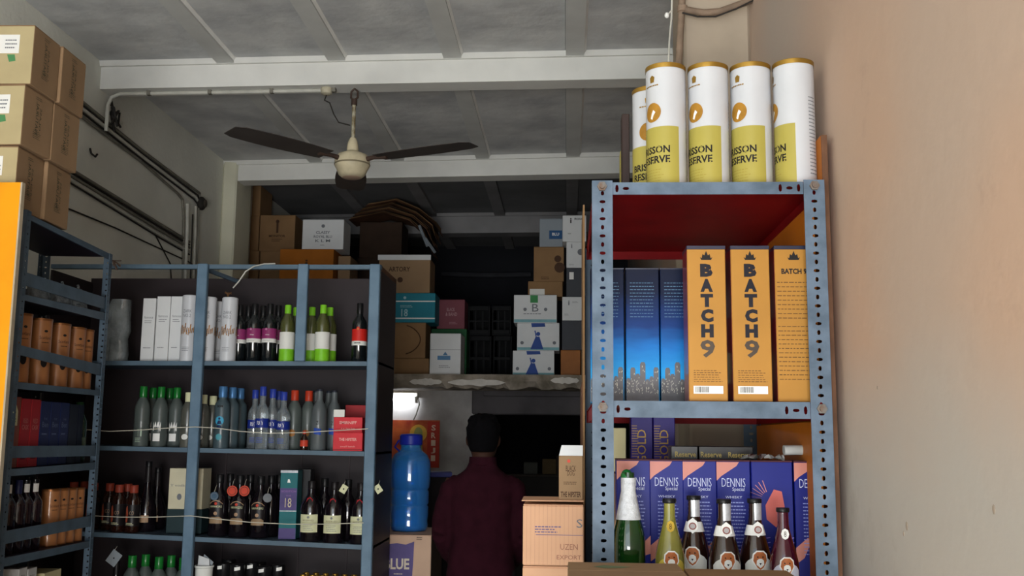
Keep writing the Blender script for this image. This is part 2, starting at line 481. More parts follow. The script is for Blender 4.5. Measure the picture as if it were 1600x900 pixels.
# joists (children of the ceiling) and the stone slabs between them
xs = [-2.50, -1.883 - .05, -1.243 - .05, -.589 - .05, .09 - .05, .62]
spans = [(lambda x: YF, yb1), (lambda x: yb1(x) + .14, yb2), (lambda x: yb2(x) + .16, yb3), (lambda x: yb3(x) + .2, lambda x: YB)]
for (ya, yb) in spans:
    for i, x in enumerate(xs):
        if i in (0,): continue
        a, b = x - .05, x + .05
        MB().hexa([(a, ya(x), ZC - .028), (b, ya(x), ZC - .028), (b, yb(x), ZC - .028), (a, yb(x), ZC - .028),
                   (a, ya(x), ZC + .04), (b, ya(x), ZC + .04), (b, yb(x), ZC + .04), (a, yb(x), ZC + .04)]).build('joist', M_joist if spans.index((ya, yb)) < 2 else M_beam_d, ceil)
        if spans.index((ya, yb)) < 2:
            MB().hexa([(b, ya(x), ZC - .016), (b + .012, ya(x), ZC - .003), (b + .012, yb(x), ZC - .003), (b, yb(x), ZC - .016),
                       (b, ya(x), ZC + .01), (b + .012, ya(x), ZC + .01), (b + .012, yb(x), ZC + .01), (b, yb(x), ZC + .01)]).build('joist_highlight', mat('highlight_white', '#f0f0ec', .8, noise=.04), ceil)  # added strip: highlight along the joist's right edge put into near-white colour
    edges = [XL] + xs[1:] + [XR]
    for i in range(len(edges) - 1):
        a = edges[i] + (.05 if i else 0); b = edges[i + 1] - .05
        if i == len(edges) - 2: b = XR
        if b - a < .05: continue
        m = (a + b) / 2
        n = 4 if ya is spans[0][0] else 1
        L = (yb(m) - ya(m)) / n
        for k in range(n):
            d = random.uniform(-.0015, .0015)
            y0 = ya(m) + k * L + .003; y1 = ya(m) + (k + 1) * L - .003
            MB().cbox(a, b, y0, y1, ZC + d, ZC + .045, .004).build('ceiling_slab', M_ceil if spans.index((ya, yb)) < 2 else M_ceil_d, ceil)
# column on the left, jamb beside it
pc = WY(326, 300, 7.6); pc1 = WY(369, 300, 7.6)
struct('column_left', MB().cbox(XL, pc1.x, 7.6, 7.98, 0, ZC - .0, .012), M_plaster_col)
# column on the right where the pipes run
prx = WY(1068, 30, 3.6).x
struct('column_right', MB().cbox(prx, XR, 3.6, 3.98, 0, ZC, .01), mat('plaster_pillar', '#b0a290', .9, noise=.1, scale=3))

# loft slab with broken plaster edge, lintel, wall under the loft
LY = 7.75
lz = WY(760, 585, LY).z
struct('loft_floor', MB().cbox(XL, XR, LY + .16, YB, lz - .09, lz, .01), M_conc)
lf = bpy.data.objects['loft_floor']
random.seed(3)
n = 60; x0 = -2.2; x1 = XR
V = []; Fc = []
for i in range(n + 1):
    x = x0 + (x1 - x0) * i / n
    j = random.uniform(-.012, .012); j2 = random.uniform(-.015, .01)
    for (yy, zz) in ((LY + j, lz + .0), (LY - .02 + j, lz - .05), (LY + .02 + j2, lz - .10 + j2), (LY + .3, lz - .11), (LY + .3, lz)):
        V.append((x, yy, zz))
for i in range(n):
    for k in range(5):
        a = i * 5 + k; b = i * 5 + (k + 1) % 5
        Fc.append((a, b, b + 5, a + 5))
mb = MB(); mb.add(V, Fc); mb.build('broken_edge', M_conc, lf, label='chipped rough concrete edge of the loft slab')
for (a, b, c) in ((700, 790, 597), (860, 905, 594), (640, 690, 596)):
    p = WY(a, c, LY - .03); q = WY(b, c, LY - .03)
    V = []; 
    for i in range(13):
        x = p.x + (q.x - p.x) * i / 12
        h = .022 * math.sin(math.pi * i / 12) ** .4 + random.uniform(-.006, .006)
        V += [(x, LY - .035, p.z + h), (x, LY - .035, p.z - h - .004), (x, LY + .05, p.z - h), (x, LY + .05, p.z + h)]
    Fc = []
    for i in range(12):
        for k in range(4):
            A = i * 4 + k; B = i * 4 + (k + 1) % 4
            Fc.append((A, B, B + 4, A + 4))
    MB().add(V, Fc).build('plaster_patch', M_white_patch, lf)
# wall below the loft: white piece on the left, dark doorway on the right, lintel above it
WYB = 8.25
xd = WY(745, 700, WYB).x
struct('wall_under_loft', MB().box(XL, xd, WYB, WYB + .15, 0, lz - .09), mat('wall_behind', '#b6b3b0', .9, col2='#8f8a86', scale=3.5, bump=.3))
zl = WY(820, 648, WYB).z
struct('lintel', MB().cbox(xd - .04, XR, WYB - .06, WYB + .15, zl, lz - .095, .01), M_lintel)
ribs = bpy.data.objects['lintel']
a = WY(755, 612, WYB - .1)
MB().cbox(a.x, XR, WYB - .13, WYB - .06, a.z - .035, a.z + .015, .006).build('ledge', M_lintel, ribs)
# dark store room seen through the doorway
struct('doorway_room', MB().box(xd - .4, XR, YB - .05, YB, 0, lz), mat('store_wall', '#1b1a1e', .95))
# curved edge of the return of the wall beside the doorway
struct('trim_1', MB().cbox(xd - .03, xd + .02, WYB - .05, WYB + .15, 0, lz - .1, .008), mat('jamb', '#8f8b88', .9, noise=.1))
# ------------------------------------------------------------------ right rack (slotted angle)
RY0 = 2.5; RD = 0.95
def rzof(py, px=1100, Y=RY0): return WY(px, py, Y).z
rxl = WY(926, 500, RY0).x; rxr = WY(1295, 500, RY0).x
RZT = rzof(284); RZ2 = rzof(627); RZ3 = CZ - .40
rack = thing('slotted_angle_rack', 'tall slotted angle rack of pale blue-grey steel with red shelf boards, against the right wall', 'rack', (rxl, RY0, 0))
RW = rxr - rxl
PW = .050
def rp(name, mb, m, par=rack, **k): return mb.build(name, m, par, **k)
for (px_, sx, py_, sy) in ((0, 1, 0, 1), (RW, -1, 0, 1), (0, 1, RD, -1), (RW, -1, RD, -1)):
    mb = MB()
    mb.slotted((px_, py_, 0), (0, 0, 1), (sx, 0, 0), RZT + .004, PW)
    mb.slotted((px_, py_, 0), (0, 0, 1), (0, sy, 0), RZT + .004, .035)
    rp('post', mb, M_blue_old if py_ == 0 else M_red_board if False else M_slate, solid=.002)
for k, z in enumerate((RZT, RZ2, RZ3, .35)):
    lip = .031 if k == 0 else .040
    b = rp('shelf_board', MB().cbox(.003, RW - .003, .004, RD - .004, z - .004, z, .001), M_red_board)
    ends = lambda i, n: i < 2 or i >= n - 3
    mb = MB().slotted((PW, .0045, z - lip), (1, 0, 0), (0, 0, 1), RW - 2 * PW, lip, holes=ends, hole=(.008, .0042))
    rp('front_lip', mb, M_blue_old, solid=.0016)
    rp('back_lip', MB().box(.003, RW - .003, RD - .008, RD - .005, z - lip, z), M_red_board)
    for x in (.006, RW - .008): rp('side_lip', MB().box(x, x + .002, .006, RD - .006, z - lip, z - .004), M_red_board)
    for x in (.024, RW - .024):
        bz = z - lip / 2 + .004
        mbb = MB()
        ang = [(x + .0125 * math.cos(t * math.pi / 3), bz + .0125 * math.sin(t * math.pi / 3)) for t in range(6)]
        V = [(a, -.001, c) for a, c in ang] + [(a, -.007, c) for a, c in ang]
        mbb.add(V, [(0, 1, 2, 3, 4, 5), (11, 10, 9, 8, 7, 6)] + [(i, (i + 1) % 6, 6 + (i + 1) % 6, 6 + i) for i in range(6)])
        V2 = [(x + .007 * math.cos(t * math.pi / 5), -.012, bz + .007 * math.sin(t * math.pi / 5)) for t in range(10)]
        V3 = [(x + .007 * math.cos(t * math.pi / 5), -.006, bz + .007 * math.sin(t * math.pi / 5)) for t in range(10)]
        mbb.add(V3 + V2, [tuple(range(19, 9, -1))] + [(i, (i + 1) % 10, 10 + (i + 1) % 10, 10 + i) for i in range(10)])
        rp('bolt', mbb, M_rust)
# orange plywood sheet on the wall side
pz = WY(1297, 215, RY0 + .05).z
pl = thing('plywood_sheet', 'thin brown-orange plywood sheet standing between the slotted rack and the right wall', 'board', (rxr + .004, RY0 + .03, 0))
MB().box(0, .012, 0, .98, 0, pz).build('panel', M_orange_board, pl)
MB().box(.0, .014, -.004, 0, 0, pz).build('edge_strip', M_brown_edge, pl)
ob = thing('orange_side_board', 'orange board lining the inside wall side of the slotted rack', 'board', (rxr - .012, RY0 + .06, RZ3 + .005))
MB().box(-.006, 0, 0, RD - .12, 0, RZ2 - RZ3 - .05).build('lower_panel', mat('orange_lining', '#c8741a', .5, noise=.1, scale=4), ob)
MB().box(-.006, 0, 0, RD - .12, RZ2 - RZ3 + .0, RZT - RZ3 - .045).build('upper_panel', MATS['orange_lining'], ob)

# ------------------------------------------------------------------ middle rack
MY = 5.0; MD = .46
mrk = thing('blue_shelf_rack', 'wide blue-framed shelf rack with dark back board, standing behind the angled rack on the left', 'rack', (0, 0, 0))
def mpart(name, mb, m, **k): return mb.build(name, m, mrk, **k)
mxl = XL + .05; mxr = WY(590, 420, MY).x + .018
# shelf heights at left and right ends of the visible front edge
def zline(a, b):
    p = WY(a[0], a[1], MY); q = WY(b[0], b[1], MY); k = (q.z - p.z) / (q.x - p.x)
    return lambda x: p.z + k * (x - p.x)
ST = zline((170, 414), (590, 415)); S1 = zline((165, 564), (590, 565)); S2 = zline((160, 697), (570, 706)); S3 = zline((150, 832), (566, 852)); 
S4 = lambda x: S3(x) - .42
pxl = mxl + .25
def slab(zf, x0, x1, y0, y1, top, h):
    return MB().hexa([(x0, y0, zf(x0) + top - h), (x1, y0, zf(x1) + top - h), (x1, y1, zf(x1) + top - h), (x0, y1, zf(x0) + top - h),
                      (x0, y0, zf(x0) + top), (x1, y0, zf(x1) + top), (x1, y1, zf(x1) + top), (x0, y1, zf(x0) + top)])
M_lipblue = mat('lip_blue', '#556a7a', .5, noise=.1, scale=8)
for zf in (S1, S2, S3, S4, lambda x: .12):
    mpart('shelf', slab(zf, mxl, mxr, MY + .012, MY + MD - .012, 0, .012), mat('shelf_top_blue', '#4e5f70', .5, noise=.15, scale=5))
    mpart('shelf_lip', slab(zf, mxl, mxr, MY + .004, MY + .012, 0.001, .022), M_lipblue)
mpart('top_rail', slab(ST, mxl, mxr, MY + .0, MY + .03, 0.004, .022), M_lipblue)
for x in (318.5, 587):
    a = WY(x, 420, MY - .006).x
    c = ST(a)
    mpart('post', MB().cbox(a - .026, a + .026, MY - .03, MY + .003, 0, c + .004, .004), M_blue)
a = WY(474.5, 440, MY).x
mpart('upper_post', MB().cbox(a - .026, a + .026, MY - .026, MY + .003, S1(a), ST(a) + .004, .004), M_blue)
zt = ST(mxl) + .0
mpart('back_board', MB().box(mxl, mxr, MY + MD - .012, MY + MD, 0, zt), M_back)
mpart('side_board', MB().box(mxr - .012, mxr, MY + .004, MY + MD - .012, 0, ST(mxr) - .025), M_back)
mpart('side_board', MB().box(mxl, mxl + .012, MY + .004, MY + MD - .012, 0, ST(mxl) - .025), M_back)
mpart('top_side_rail', MB().box(mxr - .02, mxr, MY + .03, MY + MD, ST(mxr) - .025, ST(mxr)), M_brown_edge)
# vertical battens on the back board
for x in (470, 545, 352):
    q = WY(x, 760, MY + MD)
    mpart('back_batten', MB().box(q.x, q.x + .006, MY + MD - .017, MY + MD - .012, S4(q.x), S2(q.x) - .03), mat('batten', '#3c3235', .6))
# diagonal brace at top
p = WY(322, 421, MY + .1); q = WY(372, 440, MY + .40)
mpart('brace', MB().tube([p, q], .012, 6), M_slate)

# ------------------------------------------------------------------ angled rack at far left
N_ = WY(34, 380, 3.72); F_ = WY(171, 400, 4.62)
dirL = Vector((F_.x - N_.x, F_.y - N_.y, 0)).normalized()
nL = Vector((dirL.y, -dirL.x, 0))     # faces the aisle (+x)
P0 = Vector((N_.x, N_.y, 0))
LL = (Vector((F_.x, F_.y, 0)) - P0).length
def LP(px, py, off=0.0):
    """point on the rack's front plane moved inwards by off -> (s along, z)"""
    p = WP(px, py, P0 - nL * off, nL)
    return (Vector((p.x, p.y, 0)) - P0).dot(dirL), p.z
lr = thing('angled_shelf_rack', 'slate-blue slotted rack with double front bars, leftmost in the shop along the left wall', 'rack', (P0.x, P0.y, 0))
lr.rotation_euler = (0, 0, math.atan2(dirL.y, dirL.x))
# local frame: x along, y inwards is +y (left of dir)
LDp = .30
def lpart(name, mb, m, **k): return mb.build(name, m, lr, **k)
def lz_line(pa, pb):
    s1, z1 = LP(*pa); s2, z2 = LP(*pb); k = (z2 - z1) / (s2 - s1)
    return lambda s: z1 + k * (s - s1)
def lbar(name, a0, a1, b0, b1, m=None, y0=-.008, y1=0.0):
    t = lz_line(a0, b0); bt = lz_line(a1, b1)
    mb = MB().hexa([(0, y0, bt(0)), (LL, y0, bt(LL)), (LL, y1, bt(LL)), (0, y1, bt(0)), (0, y0, t(0)), (LL, y0, t(LL)), (LL, y1, t(LL)), (0, y1, t(0))])
    lpart(name, mb, m or M_slate)
    return t, bt
TT, TB = lbar('top_rail', (45, 336), (45, 344), (172, 398), (172, 407))
lbar('front_bar', (27, 422), (27, 443), (172, 468), (172, 486))
LB, _ = lbar('shelf_lip', (26, 458), (26, 467), (167, 490), (167, 502))
lbar('front_bar', (15, 536), (15, 551), (168, 573), (168, 590))
LD_, _ = lbar('shelf_lip', (7, 595), (7, 606), (162, 611), (162, 619))
lbar('front_bar', (0, 697), (0, 716), (160, 696), (160, 712))
LF, _ = lbar('shelf_lip', (0, 734), (0, 745), (155, 722), (155, 733))
lbar('front_bar', (0, 831), (0, 851), (150, 804), (150, 820))
LH, _ = lbar('shelf_lip', (0, 873), (0, 886), (143, 844), (143, 854))
LJ = lambda s: LH(s) - .36
lpart('shelf_lip', MB().hexa([(0, -.008, LJ(0) - .03), (LL, -.008, LJ(LL) - .03), (LL, 0, LJ(LL) - .03), (0, 0, LJ(0) - .03), (0, -.008, LJ(0)), (LL, -.008, LJ(LL)), (LL, 0, LJ(LL)), (0, 0, LJ(0))]), M_slate)
def lslab(zf, h=.010, top=-.002):
    return MB().hexa([(0, 0.001, zf(0) + top - h), (LL, 0.001, zf(LL) + top - h), (LL, LDp, zf(LL) + top - h), (0, LDp, zf(0) + top - h),
                      (0, 0.001, zf(0) + top), (LL, 0.001, zf(LL) + top), (LL, LDp, zf(LL) + top), (0, LDp, zf(0) + top)])
for zf in (TT, LB, LD_, LF, LH, LJ): lpart('shelf', lslab(zf), M_purple_board)
for (s, sx) in ((-.004, 1), (LL + .004, -1)):
    for (yy, sy) in ((-.012, 1), (LDp + .012, -1)):
        mb = MB()
        top = (TT(0) + .012) if s < 0.1 else TT(LL)
        mb.slotted((s, yy, 0), (0, 0, 1), (sx, 0, 0), top, .038, pitch=.026, hole=(.005, .0035))
        mb.slotted((s, yy, 0), (0, 0, 1), (0, sy, 0), top, .038, pitch=.026, hole=(.005, .0035))
        lpart('post', mb, M_slate, solid=.002)
lpart('back_board', MB().box(0.02, LL - .02, LDp + .002, LDp + .006, .1, TB(0) - .17), M_purple_board)
# wire ties at the top far corner
tie = MB()
random.seed(5)
c = Vector((LL - .01, -.02, TT(LL) - .03))
for k in range(7):
    a = random.uniform(0, 6.28); tie.tube([c, c + Vector((math.cos(a) * .03, -.012, math.sin(a) * .02)), c + Vector((math.cos(a) * .055, -.02, math.sin(a) * .045))], .003, 5)
lpart('wire_tie', tie, mat('rusty_wire', '#5b4a42', .8))
# yellow board closing the near end
ybd = thing('yellow_board', 'bright orange-yellow painted board at the left edge, in front of the angled rack', 'board', (0, 0, 0))
yb_ = 3.55
t1 = WY(33, 285, yb_); bt_ = WY(0, 640, yb_)
tx = t1.x
kx = (WY(20, 450, yb_).x - t1.x) / (WY(20, 450, yb_).z - t1.z)
zb = .02
MB().hexa([(tx - .6, yb_, zb), (tx + kx * (zb - t1.z), yb_, zb), (tx + kx * (zb - t1.z), yb_ + .02, zb), (tx - .6, yb_ + .02, zb),
           (tx - .6, yb_, t1.z + .005), (tx, yb_, t1.z), (tx, yb_ + .02, t1.z), (tx - .6, yb_ + .02, t1.z + .005)]).build('panel', M_yellow_board, ybd)
MB().hexa([(tx + kx * (zb - t1.z), yb_ - .002, zb), (tx + kx * (zb - t1.z) + .008, yb_ - .002, zb), (tx + kx * (zb - t1.z) + .008, yb_ + .02, zb), (tx + kx * (zb - t1.z), yb_ + .02, zb),
           (tx, yb_ - .002, t1.z), (tx + .006, yb_ - .002, t1.z), (tx + .006, yb_ + .02, t1.z), (tx, yb_ + .02, t1.z)]).build('edge_strip', mat('pale_edge', '#b9ab92', .8), ybd)
# ------------------------------------------------------------------ bottle, tin and box builders
def glass(key, col, rough=0.08, trans=0.0, coat=0.6):
    return mat(key, col, rough, noise=0.03, scale=20, trans=trans, coat=coat)
G_black = glass('glass_black', '#120d12'); G_wine = glass('glass_wine', '#14181a'); G_amber = glass('glass_amber', '#24100a')
G_frost = mat('glass_frosted', '#59625f', 0.4, noise=0.08, scale=12, coat=.2, trans=.25)
G_frost_b = mat('glass_frosted_blue', '#4c5d64', 0.4, noise=0.08, scale=12, coat=.2, trans=.25)
G_clear = glass('glass_clear', '#c3cdd2', 0.05, trans=0.8)
G_olive = glass('glass_olive', '#55592f', 0.08, trans=.3)
G_green = glass('glass_green', '#123a12', 0.05, trans=.15)
G_yellow = glass('glass_pale_beer', '#8f8a3c', 0.06, trans=.25)
G_red = glass('glass_ruby', '#4a0c22', 0.06, trans=.2)
P_wine = [(.0, 0), (.034, 0), (.0365, .004), (.0365, .19), (.034, .205), (.024, .222), (.0155, .235), (.0145, .245), (.0145, .285), (.016, .287), (.016, .296), (.0, .296)]
P_vod = [(0, 0), (.036, 0), (.038, .004), (.038, .185), (.036, .2), (.028, .222), (.018, .24), (.016, .25), (.016, .29), (0, .29)]
P_rum = [(0, 0), (.042, 0), (.046, .006), (.046, .16), (.043, .18), (.030, .205), (.018, .225), (.0165, .24), (.0165, .285), (0, .285)]
P_squat = [(0, 0), (.034, 0), (.0355, .004), (.0355, .15), (.033, .165), (.022, .18), (.018, .19), (.018, .2), (0, .2)]
P_tall = [(0, 0), (.044, 0), (.048, .006), (.049, .09), (.046, .125), (.032, .165), (.020, .195), (.0155, .23), (.0145, .33), (0, .33)]
P_beer = [(0, 0), (.033, 0), (.0355, .006), (.0365, .105), (.0355, .12), (.031, .142), (.0235, .17), (.0165, .198), (.0138, .215), (.0135, .245), (.015, .246), (.015, .253), (0, .253)]
P_champ = [(0, 0), (.036, 0), (.0405, .008), (.0405, .15), (.038, .175), (.029, .21), (.021, .24), (.0165, .27), (.0155, .3), (.0155, .318), (0, .318)]
def bottle(prof, gm, cap=None, labels=(), texts=(), extra=None, k=1.0):
    """cap=(z0,z1,r,mat); labels=(name,r,z0,z1,deg,mat[,mid][,r1]); texts=(str,w,h,z,r,mat)"""
    def b(root):
        MB().lathe([(r * k, z * k) for r, z in prof], 20, cap=False).build('glass_body', gm, root, smooth=True)
        if cap:
            z0, z1, r, m = cap
            MB().lathe([(r * .96, z0), (r, z0 + .002), (r, z1 - .002), (r * .93, z1)], 16).build('cap', m, root, smooth=True)
        for L in labels:
            nm, r, z0, z1, deg, m = L[:6]; mid = L[6] if len(L) > 6 else 0; r1 = L[7] if len(L) > 7 else None
            MB().arc(r, z0, z1, deg, mid, r1=r1).build(nm, m, root, smooth=True)
        for (t, w, h, z, r, m) in texts:
            MB().text(t, w, h, wrap(r, 0, z), bold=.02).build('lettering', m, root)
        if extra: extra(root)
    return b
def collar(root, r0, z0, r1, z1, m, name='neck_foil'):
    MB().lathe([(r0, z0), (r1, z1)], 16, cap=False).build(name, m, root, smooth=True)

M_pur = mat('label_purple', '#8a2f64', .5, noise=.05); M_wlab = mat('label_white', '#dcdcd6', .5, noise=.03); M_redlab = mat('label_red', '#c9261e', .5, noise=.05)
M_lime = mat('lime_plastic', '#7cc42a', .4, noise=.08, scale=30); M_gcap = mat('green_cap', '#17702a', .35, noise=.1, scale=30, coat=.3)
M_bcap = mat('blue_cap', '#2c3f9c', .35, noise=.1, scale=30); M_bcap2 = mat('steel_blue_cap', '#4a78a8', .35, noise=.1, scale=30, metal=.3)
M_rcap = mat('orange_red_cap', '#b83a22', .4, noise=.1, scale=30); M_silver = mat('silver_cap', '#9fa2a8', .3, metal=.6, noise=.15, scale=60)
M_cream = mat('label_cream', '#cfcfa8', .55, noise=.04); M_tan = mat('label_tan', '#a8876a', .5, noise=.1, scale=60)
M_disc_b = mat('disc_cyan', '#3f9fc4', .5, noise=.05); M_darkl = mat('label_dark', '#1a1618', .4, noise=.05)
M_redtag = mat('red_tag', '#c4412c', .5, noise=.08, scale=30)

def x_purple(root):
    fn = wrap(.0371)
    MB().disc(.008, -.006, .165, fn, 14).build('label_emblem', M_pur, root)
    MB().disc(.0055, -.006, .165, wrap(.0374), 12).build('label_emblem', mat('pale_violet', '#c38aa8', .5), root)
    MB().text('shiraz', .02, .006, wrap(.0373), cv=.135).build('lettering', M_white, root)
    MB().lines(.04, .105, .113, 2, wrap(.0373)).build('fine_print', M_ink_grey, root)
K = {}
K['wine_purple'] = ('wine_bottle', 'bottle', bottle(P_wine, G_wine, (.245, .298, .0162, M_black), [('label', .0369, .118, .170, 200, M_pur), ('label_band', .0369, .098, .118, 200, M_wlab)], extra=x_purple))
def x_red(root):
    MB().disc(.009, 0, .168, wrap(.0372), 14).build('label_emblem', M_redlab, root)
    MB().disc(.0055, 0, .166, wrap(.0375), 12).build('label_emblem', mat('orange_print', '#e08a3a', .5), root)
    MB().lines(.04, .09, .1, 1, wrap(.0373), th=.5).build('fine_print', M_ink, root)
K['wine_red'] = ('wine_bottle', 'bottle', bottle(P_wine, G_wine, (.245, .298, .0162, M_black), [('label', .0369, .105, .165, 200, M_redlab), ('label_band', .0369, .083, .105, 200, M_wlab)], extra=x_red))
def x_lime(root):
    MB().lines(.03, .12, .145, 3, wrap(.0372)).build('fine_print', M_ink_grey, root)
    MB().disc(.004, .012, .045, wrap(.0372), 10).build('label_emblem', M_ink_g, root)
    MB().text('classic', .02, .006, wrap(.0372), cv=.09).build('lettering', M_ink_g, root)
K['white_lime'] = ('wine_bottle', 'bottle', bottle([(r * (.97), z * .98) for r, z in P_vod[:5]] + [(.029, .215), (.02, .235), (.0145, .25), (.014, .285), (0, .285)], G_olive, (.222, .289, .0165, M_lime), [('label', .0371, .065, .150, 210, M_wlab), ('label_foot', .0371, .002, .065, 300, M_lime)], extra=x_lime))
K['frost_green'] = ('vodka_bottle', 'bottle', bottle(P_vod, G_frost, (.243, .298, .0185, M_gcap), [], extra=lambda r: MB().poly([(-.018, .028), (.018, .028), (.018, .066), (-.018, .066)], wrap(.0384)).add([wrap(.0384)(u, v) for u, v in ((-.02, .078), (-.02, .124), (-.013, .1), (-.006, .126), (0, .1), (.007, .126), (.013, .1), (.02, .124), (.02, .078))], [(0, 1, 2), (0, 2, 4), (2, 3, 4), (4, 5, 6), (4, 6, 8), (6, 7, 8), (0, 4, 8)]).build('printed_label', M_white, r)))
K['frost_green_plain'] = ('vodka_bottle', 'bottle', bottle(P_vod, G_frost, (.243, .298, .0185, M_gcap), [], extra=lambda r: MB().text('T', .010, .035, wrap(.0384), cv=.05).text('1', .006, .035, wrap(.0384), cu=.014, cv=.05).lines(.03, .02, .045, 3, wrap(.0384)).build('printed_label', mat('pale_green_print', '#b4cbb4', .5), r)))
K['grey_white'] = ('vodka_bottle', 'bottle', bottle(P_vod, mat('glass_smoke', '#55564f', .3, noise=.08, coat=.3), (.225, .272, .019, M_cream), [], extra=lambda r: MB().disc(.017, 0, .052, wrap(.0384), 14, ry=.014).build('printed_label', M_wlab, r), k=.94))
def x_cyan(root):
    fn = wrap(.0384); fn2 = wrap(.0387)
    MB().disc(.022, 0, .135, fn, 18).build('printed_disc', M_disc_b, root)
    mb = MB().disc(.006, 0, .145, fn2, 10).poly([(-.013, .118), (.013, .118), (.006, .136), (-.006, .136)], fn2).disc(.013, 0, .105, fn2, 10, ry=.008)
    mb.build('printed_figure', mat('navy_ink', '#152a55', .5), root)
    MB().text('BOM', .028, .012, fn, cv=.200, bold=.03).build('lettering', M_ink, root)
    MB().disc(.016, 0, .055, fn, 14).build('printed_disc', mat('disc_teal', '#4f97a4', .5), root)
K['frost_blue'] = ('vodka_bottle', 'bottle', bottle([(0, 0), (.037, 0), (.038, .004), (.038, .20), (.035, .22), (.020, .238), (.0185, .25), (.0185, .29), (0, .29)], G_frost_b, (.25, .305, .0215, M_bcap2), extra=x_cyan))
P_clear = [(0, 0), (.031, 0), (.0335, .005), (.0335, .175), (.031, .195), (.022, .212), (.0145, .225), (.014, .29), (0, .29)]
K['clear_blue'] = ('vodka_bottle', 'bottle', bottle(P_clear, G_clear, (.262, .308, .0165, M_bcap), [('label', .0338, .105, .15, 300, mat('label_navy', '#1c2f86', .4))], [('REY', .036, .02, .118, .0341, M_white)], extra=lambda r: MB().lines(.04, .03, .06, 4, wrap(.0339)).build('fine_print', M_ink_blue, r)))
K['frost_red'] = ('vodka_bottle', 'bottle', bottle(P_vod, G_frost, (.243, .295, .0195, M_rcap), extra=lambda r: (MB().disc(.018, 0, .082, wrap(.0384), 16).build('printed_label', mat('orange_disc', '#a06a2c', .5), r), MB().lines(.03, .02, .05, 3, wrap(.0384)).build('fine_print', M_ink_grey, r))))
K['frost_silver'] = ('vodka_bottle', 'bottle', bottle(P_vod, mat('glass_frosted_grey', '#61686a', .4, noise=.08, trans=.2, coat=.2), (.245, .3, .0150, mat('navy_silver_cap', '#3a3e4c', .3, metal=.5)), extra=lambda r: (MB().poly([(-.016, .08), (.02, .074), (.02, .105), (-.016, .11)], wrap(.0384)).build('printed_label', M_ink_blue, r), MB().text('Z', .012, .018, wrap(.0384), cv=.125).build('lettering', M_ink, r))))
K['mini_orange'] = ('miniature_bottle', 'bottle', bottle([(0, 0), (.018, 0), (.019, .003), (.019, .055), (.009, .072), (.007, .09), (0, .09)], G_amber, (.078, .095, .009, M_rcap), [('label', .0193, .018, .048, 200, M_redtag)]))
K['amber_squat'] = ('brandy_bottle', 'bottle', bottle(P_squat, G_amber, (.19, .228, .0205, mat('brick_cap', '#8c3828', .45, noise=.1, scale=30)), [('label', .0358, .03, .135, 180, M_darkl)], extra=lambda r: (MB().text('CO', .022, .018, wrap(.0362), cu=.008, cv=.085).build('lettering', M_tan, r), MB().poly([(-.024, .05), (-.012, .05), (-.009, .09), (-.014, .13), (-.024, .12)], wrap(.0362)).build('label_figure', mat('rust_print', '#a85038', .5), r), MB().lines(.04, .035, .048, 2, wrap(.0362), th=.5).build('fine_print', M_cream, r))))
K['tall_dark'] = ('brandy_bottle', 'bottle', bottle(P_tall, G_black, (.315, .345, .016, M_black), [('label', .0493, .045, .080, 70, M_tan)], extra=lambda r: collar(r, .0165, .24, .0155, .315, M_darkl)))
def x_rum(root):
    fn = wrap(.0463)
    MB().poly([(-.034, .06), (.034, .06), (.034, .155), (.018, .168), (0, .173), (-.018, .168), (-.034, .155)], fn).build('label', M_darkl, root)
    f2 = wrap(.0466)
    MB().poly([(-.034, .153), (-.018, .166), (0, .171), (.018, .166), (.034, .153), (.034, .157), (.018, .170), (0, .175), (-.018, .170), (-.034, .157)], f2).build('label_trim', M_tan, root)
    MB().text('HAWKERS', .058, .011, f2, cv=.138).build('lettering', M_cream, root)
    MB().disc(.007, 0, .158, f2, 12).build('label_emblem', M_redtag, root)
    MB().disc(.009, 0, .11, f2, 12).build('label_emblem', M_tan, root)
    MB().poly([(-.032, .062), (.032, .062), (.032, .085), (.02, .093), (-.02, .093), (-.032, .085)], f2).build('label_foot', mat('label_bronze', '#9c8264', .5, noise=.1), root)
K['rum'] = ('rum_bottle', 'bottle', bottle(P_rum, G_black, (.255, .298, .0185, M_black), extra=x_rum))
K['rum_plain'] = ('rum_bottle', 'bottle', bottle(P_rum, G_black, (.255, .298, .0185, M_black)))
def x_whisky(root):
    f2 = wrap(.0467)
    MB().text('RESERVED', .05, .008, f2, cv=.098).build('lettering', M_ink_brown, root)
    MB().lines(.05, .052, .085, 4, f2).build('fine_print', M_ink_grey, root)
    MB().disc(.006, 0, .117, f2, 10).build('label_emblem', M_ink_grey, root)
    V = [(-.011, -.009, .193)] 
    MB().poly([(-.014, .178), (.012, .182), (.014, .2), (0, .212), (-.012, .206)], lambda u, v: (u, -.0385 + (v - .178) * .42, v)).build('neck_seal', mat('seal_red', '#a8202a', .4), root)
K['whisky_white'] = ('whisky_bottle', 'bottle', bottle([(r, z * .98) for r, z in P_rum], G_black, (.25, .288, .0175, M_darkl), [('label', .0464, .045, .13, 105, M_cream)], extra=x_whisky))
K['black_cap'] = ('spirit_bottle', 'bottle', bottle([(0, 0), (.036, 0), (.038, .005), (.038, .19), (.034, .21), (.028, .225), (.026, .23), (0, .23)], G_black, (.225, .29, .036, M_black), extra=lambda r: MB().poly([(-.012, .262), (.016, .266), (.016, .282), (-.012, .278)], wrap(.0365)).build('cap_print', M_white, r)))
K['gold_cap'] = ('beer_bottle', 'bottle', bottle([(r * .8, z) for r, z in P_beer], G_amber, (.24, .258, .0185, M_gold)))
K['white_neck'] = ('wine_bottle', 'bottle', bottle(P_wine, glass('glass_plum', '#1c1018'), (.28, .298, .0162, M_black), [('neck_label', .0152, .245, .292, 120, M_white), ('foot_label', .0369, .05, .062, 80, M_wlab)]))
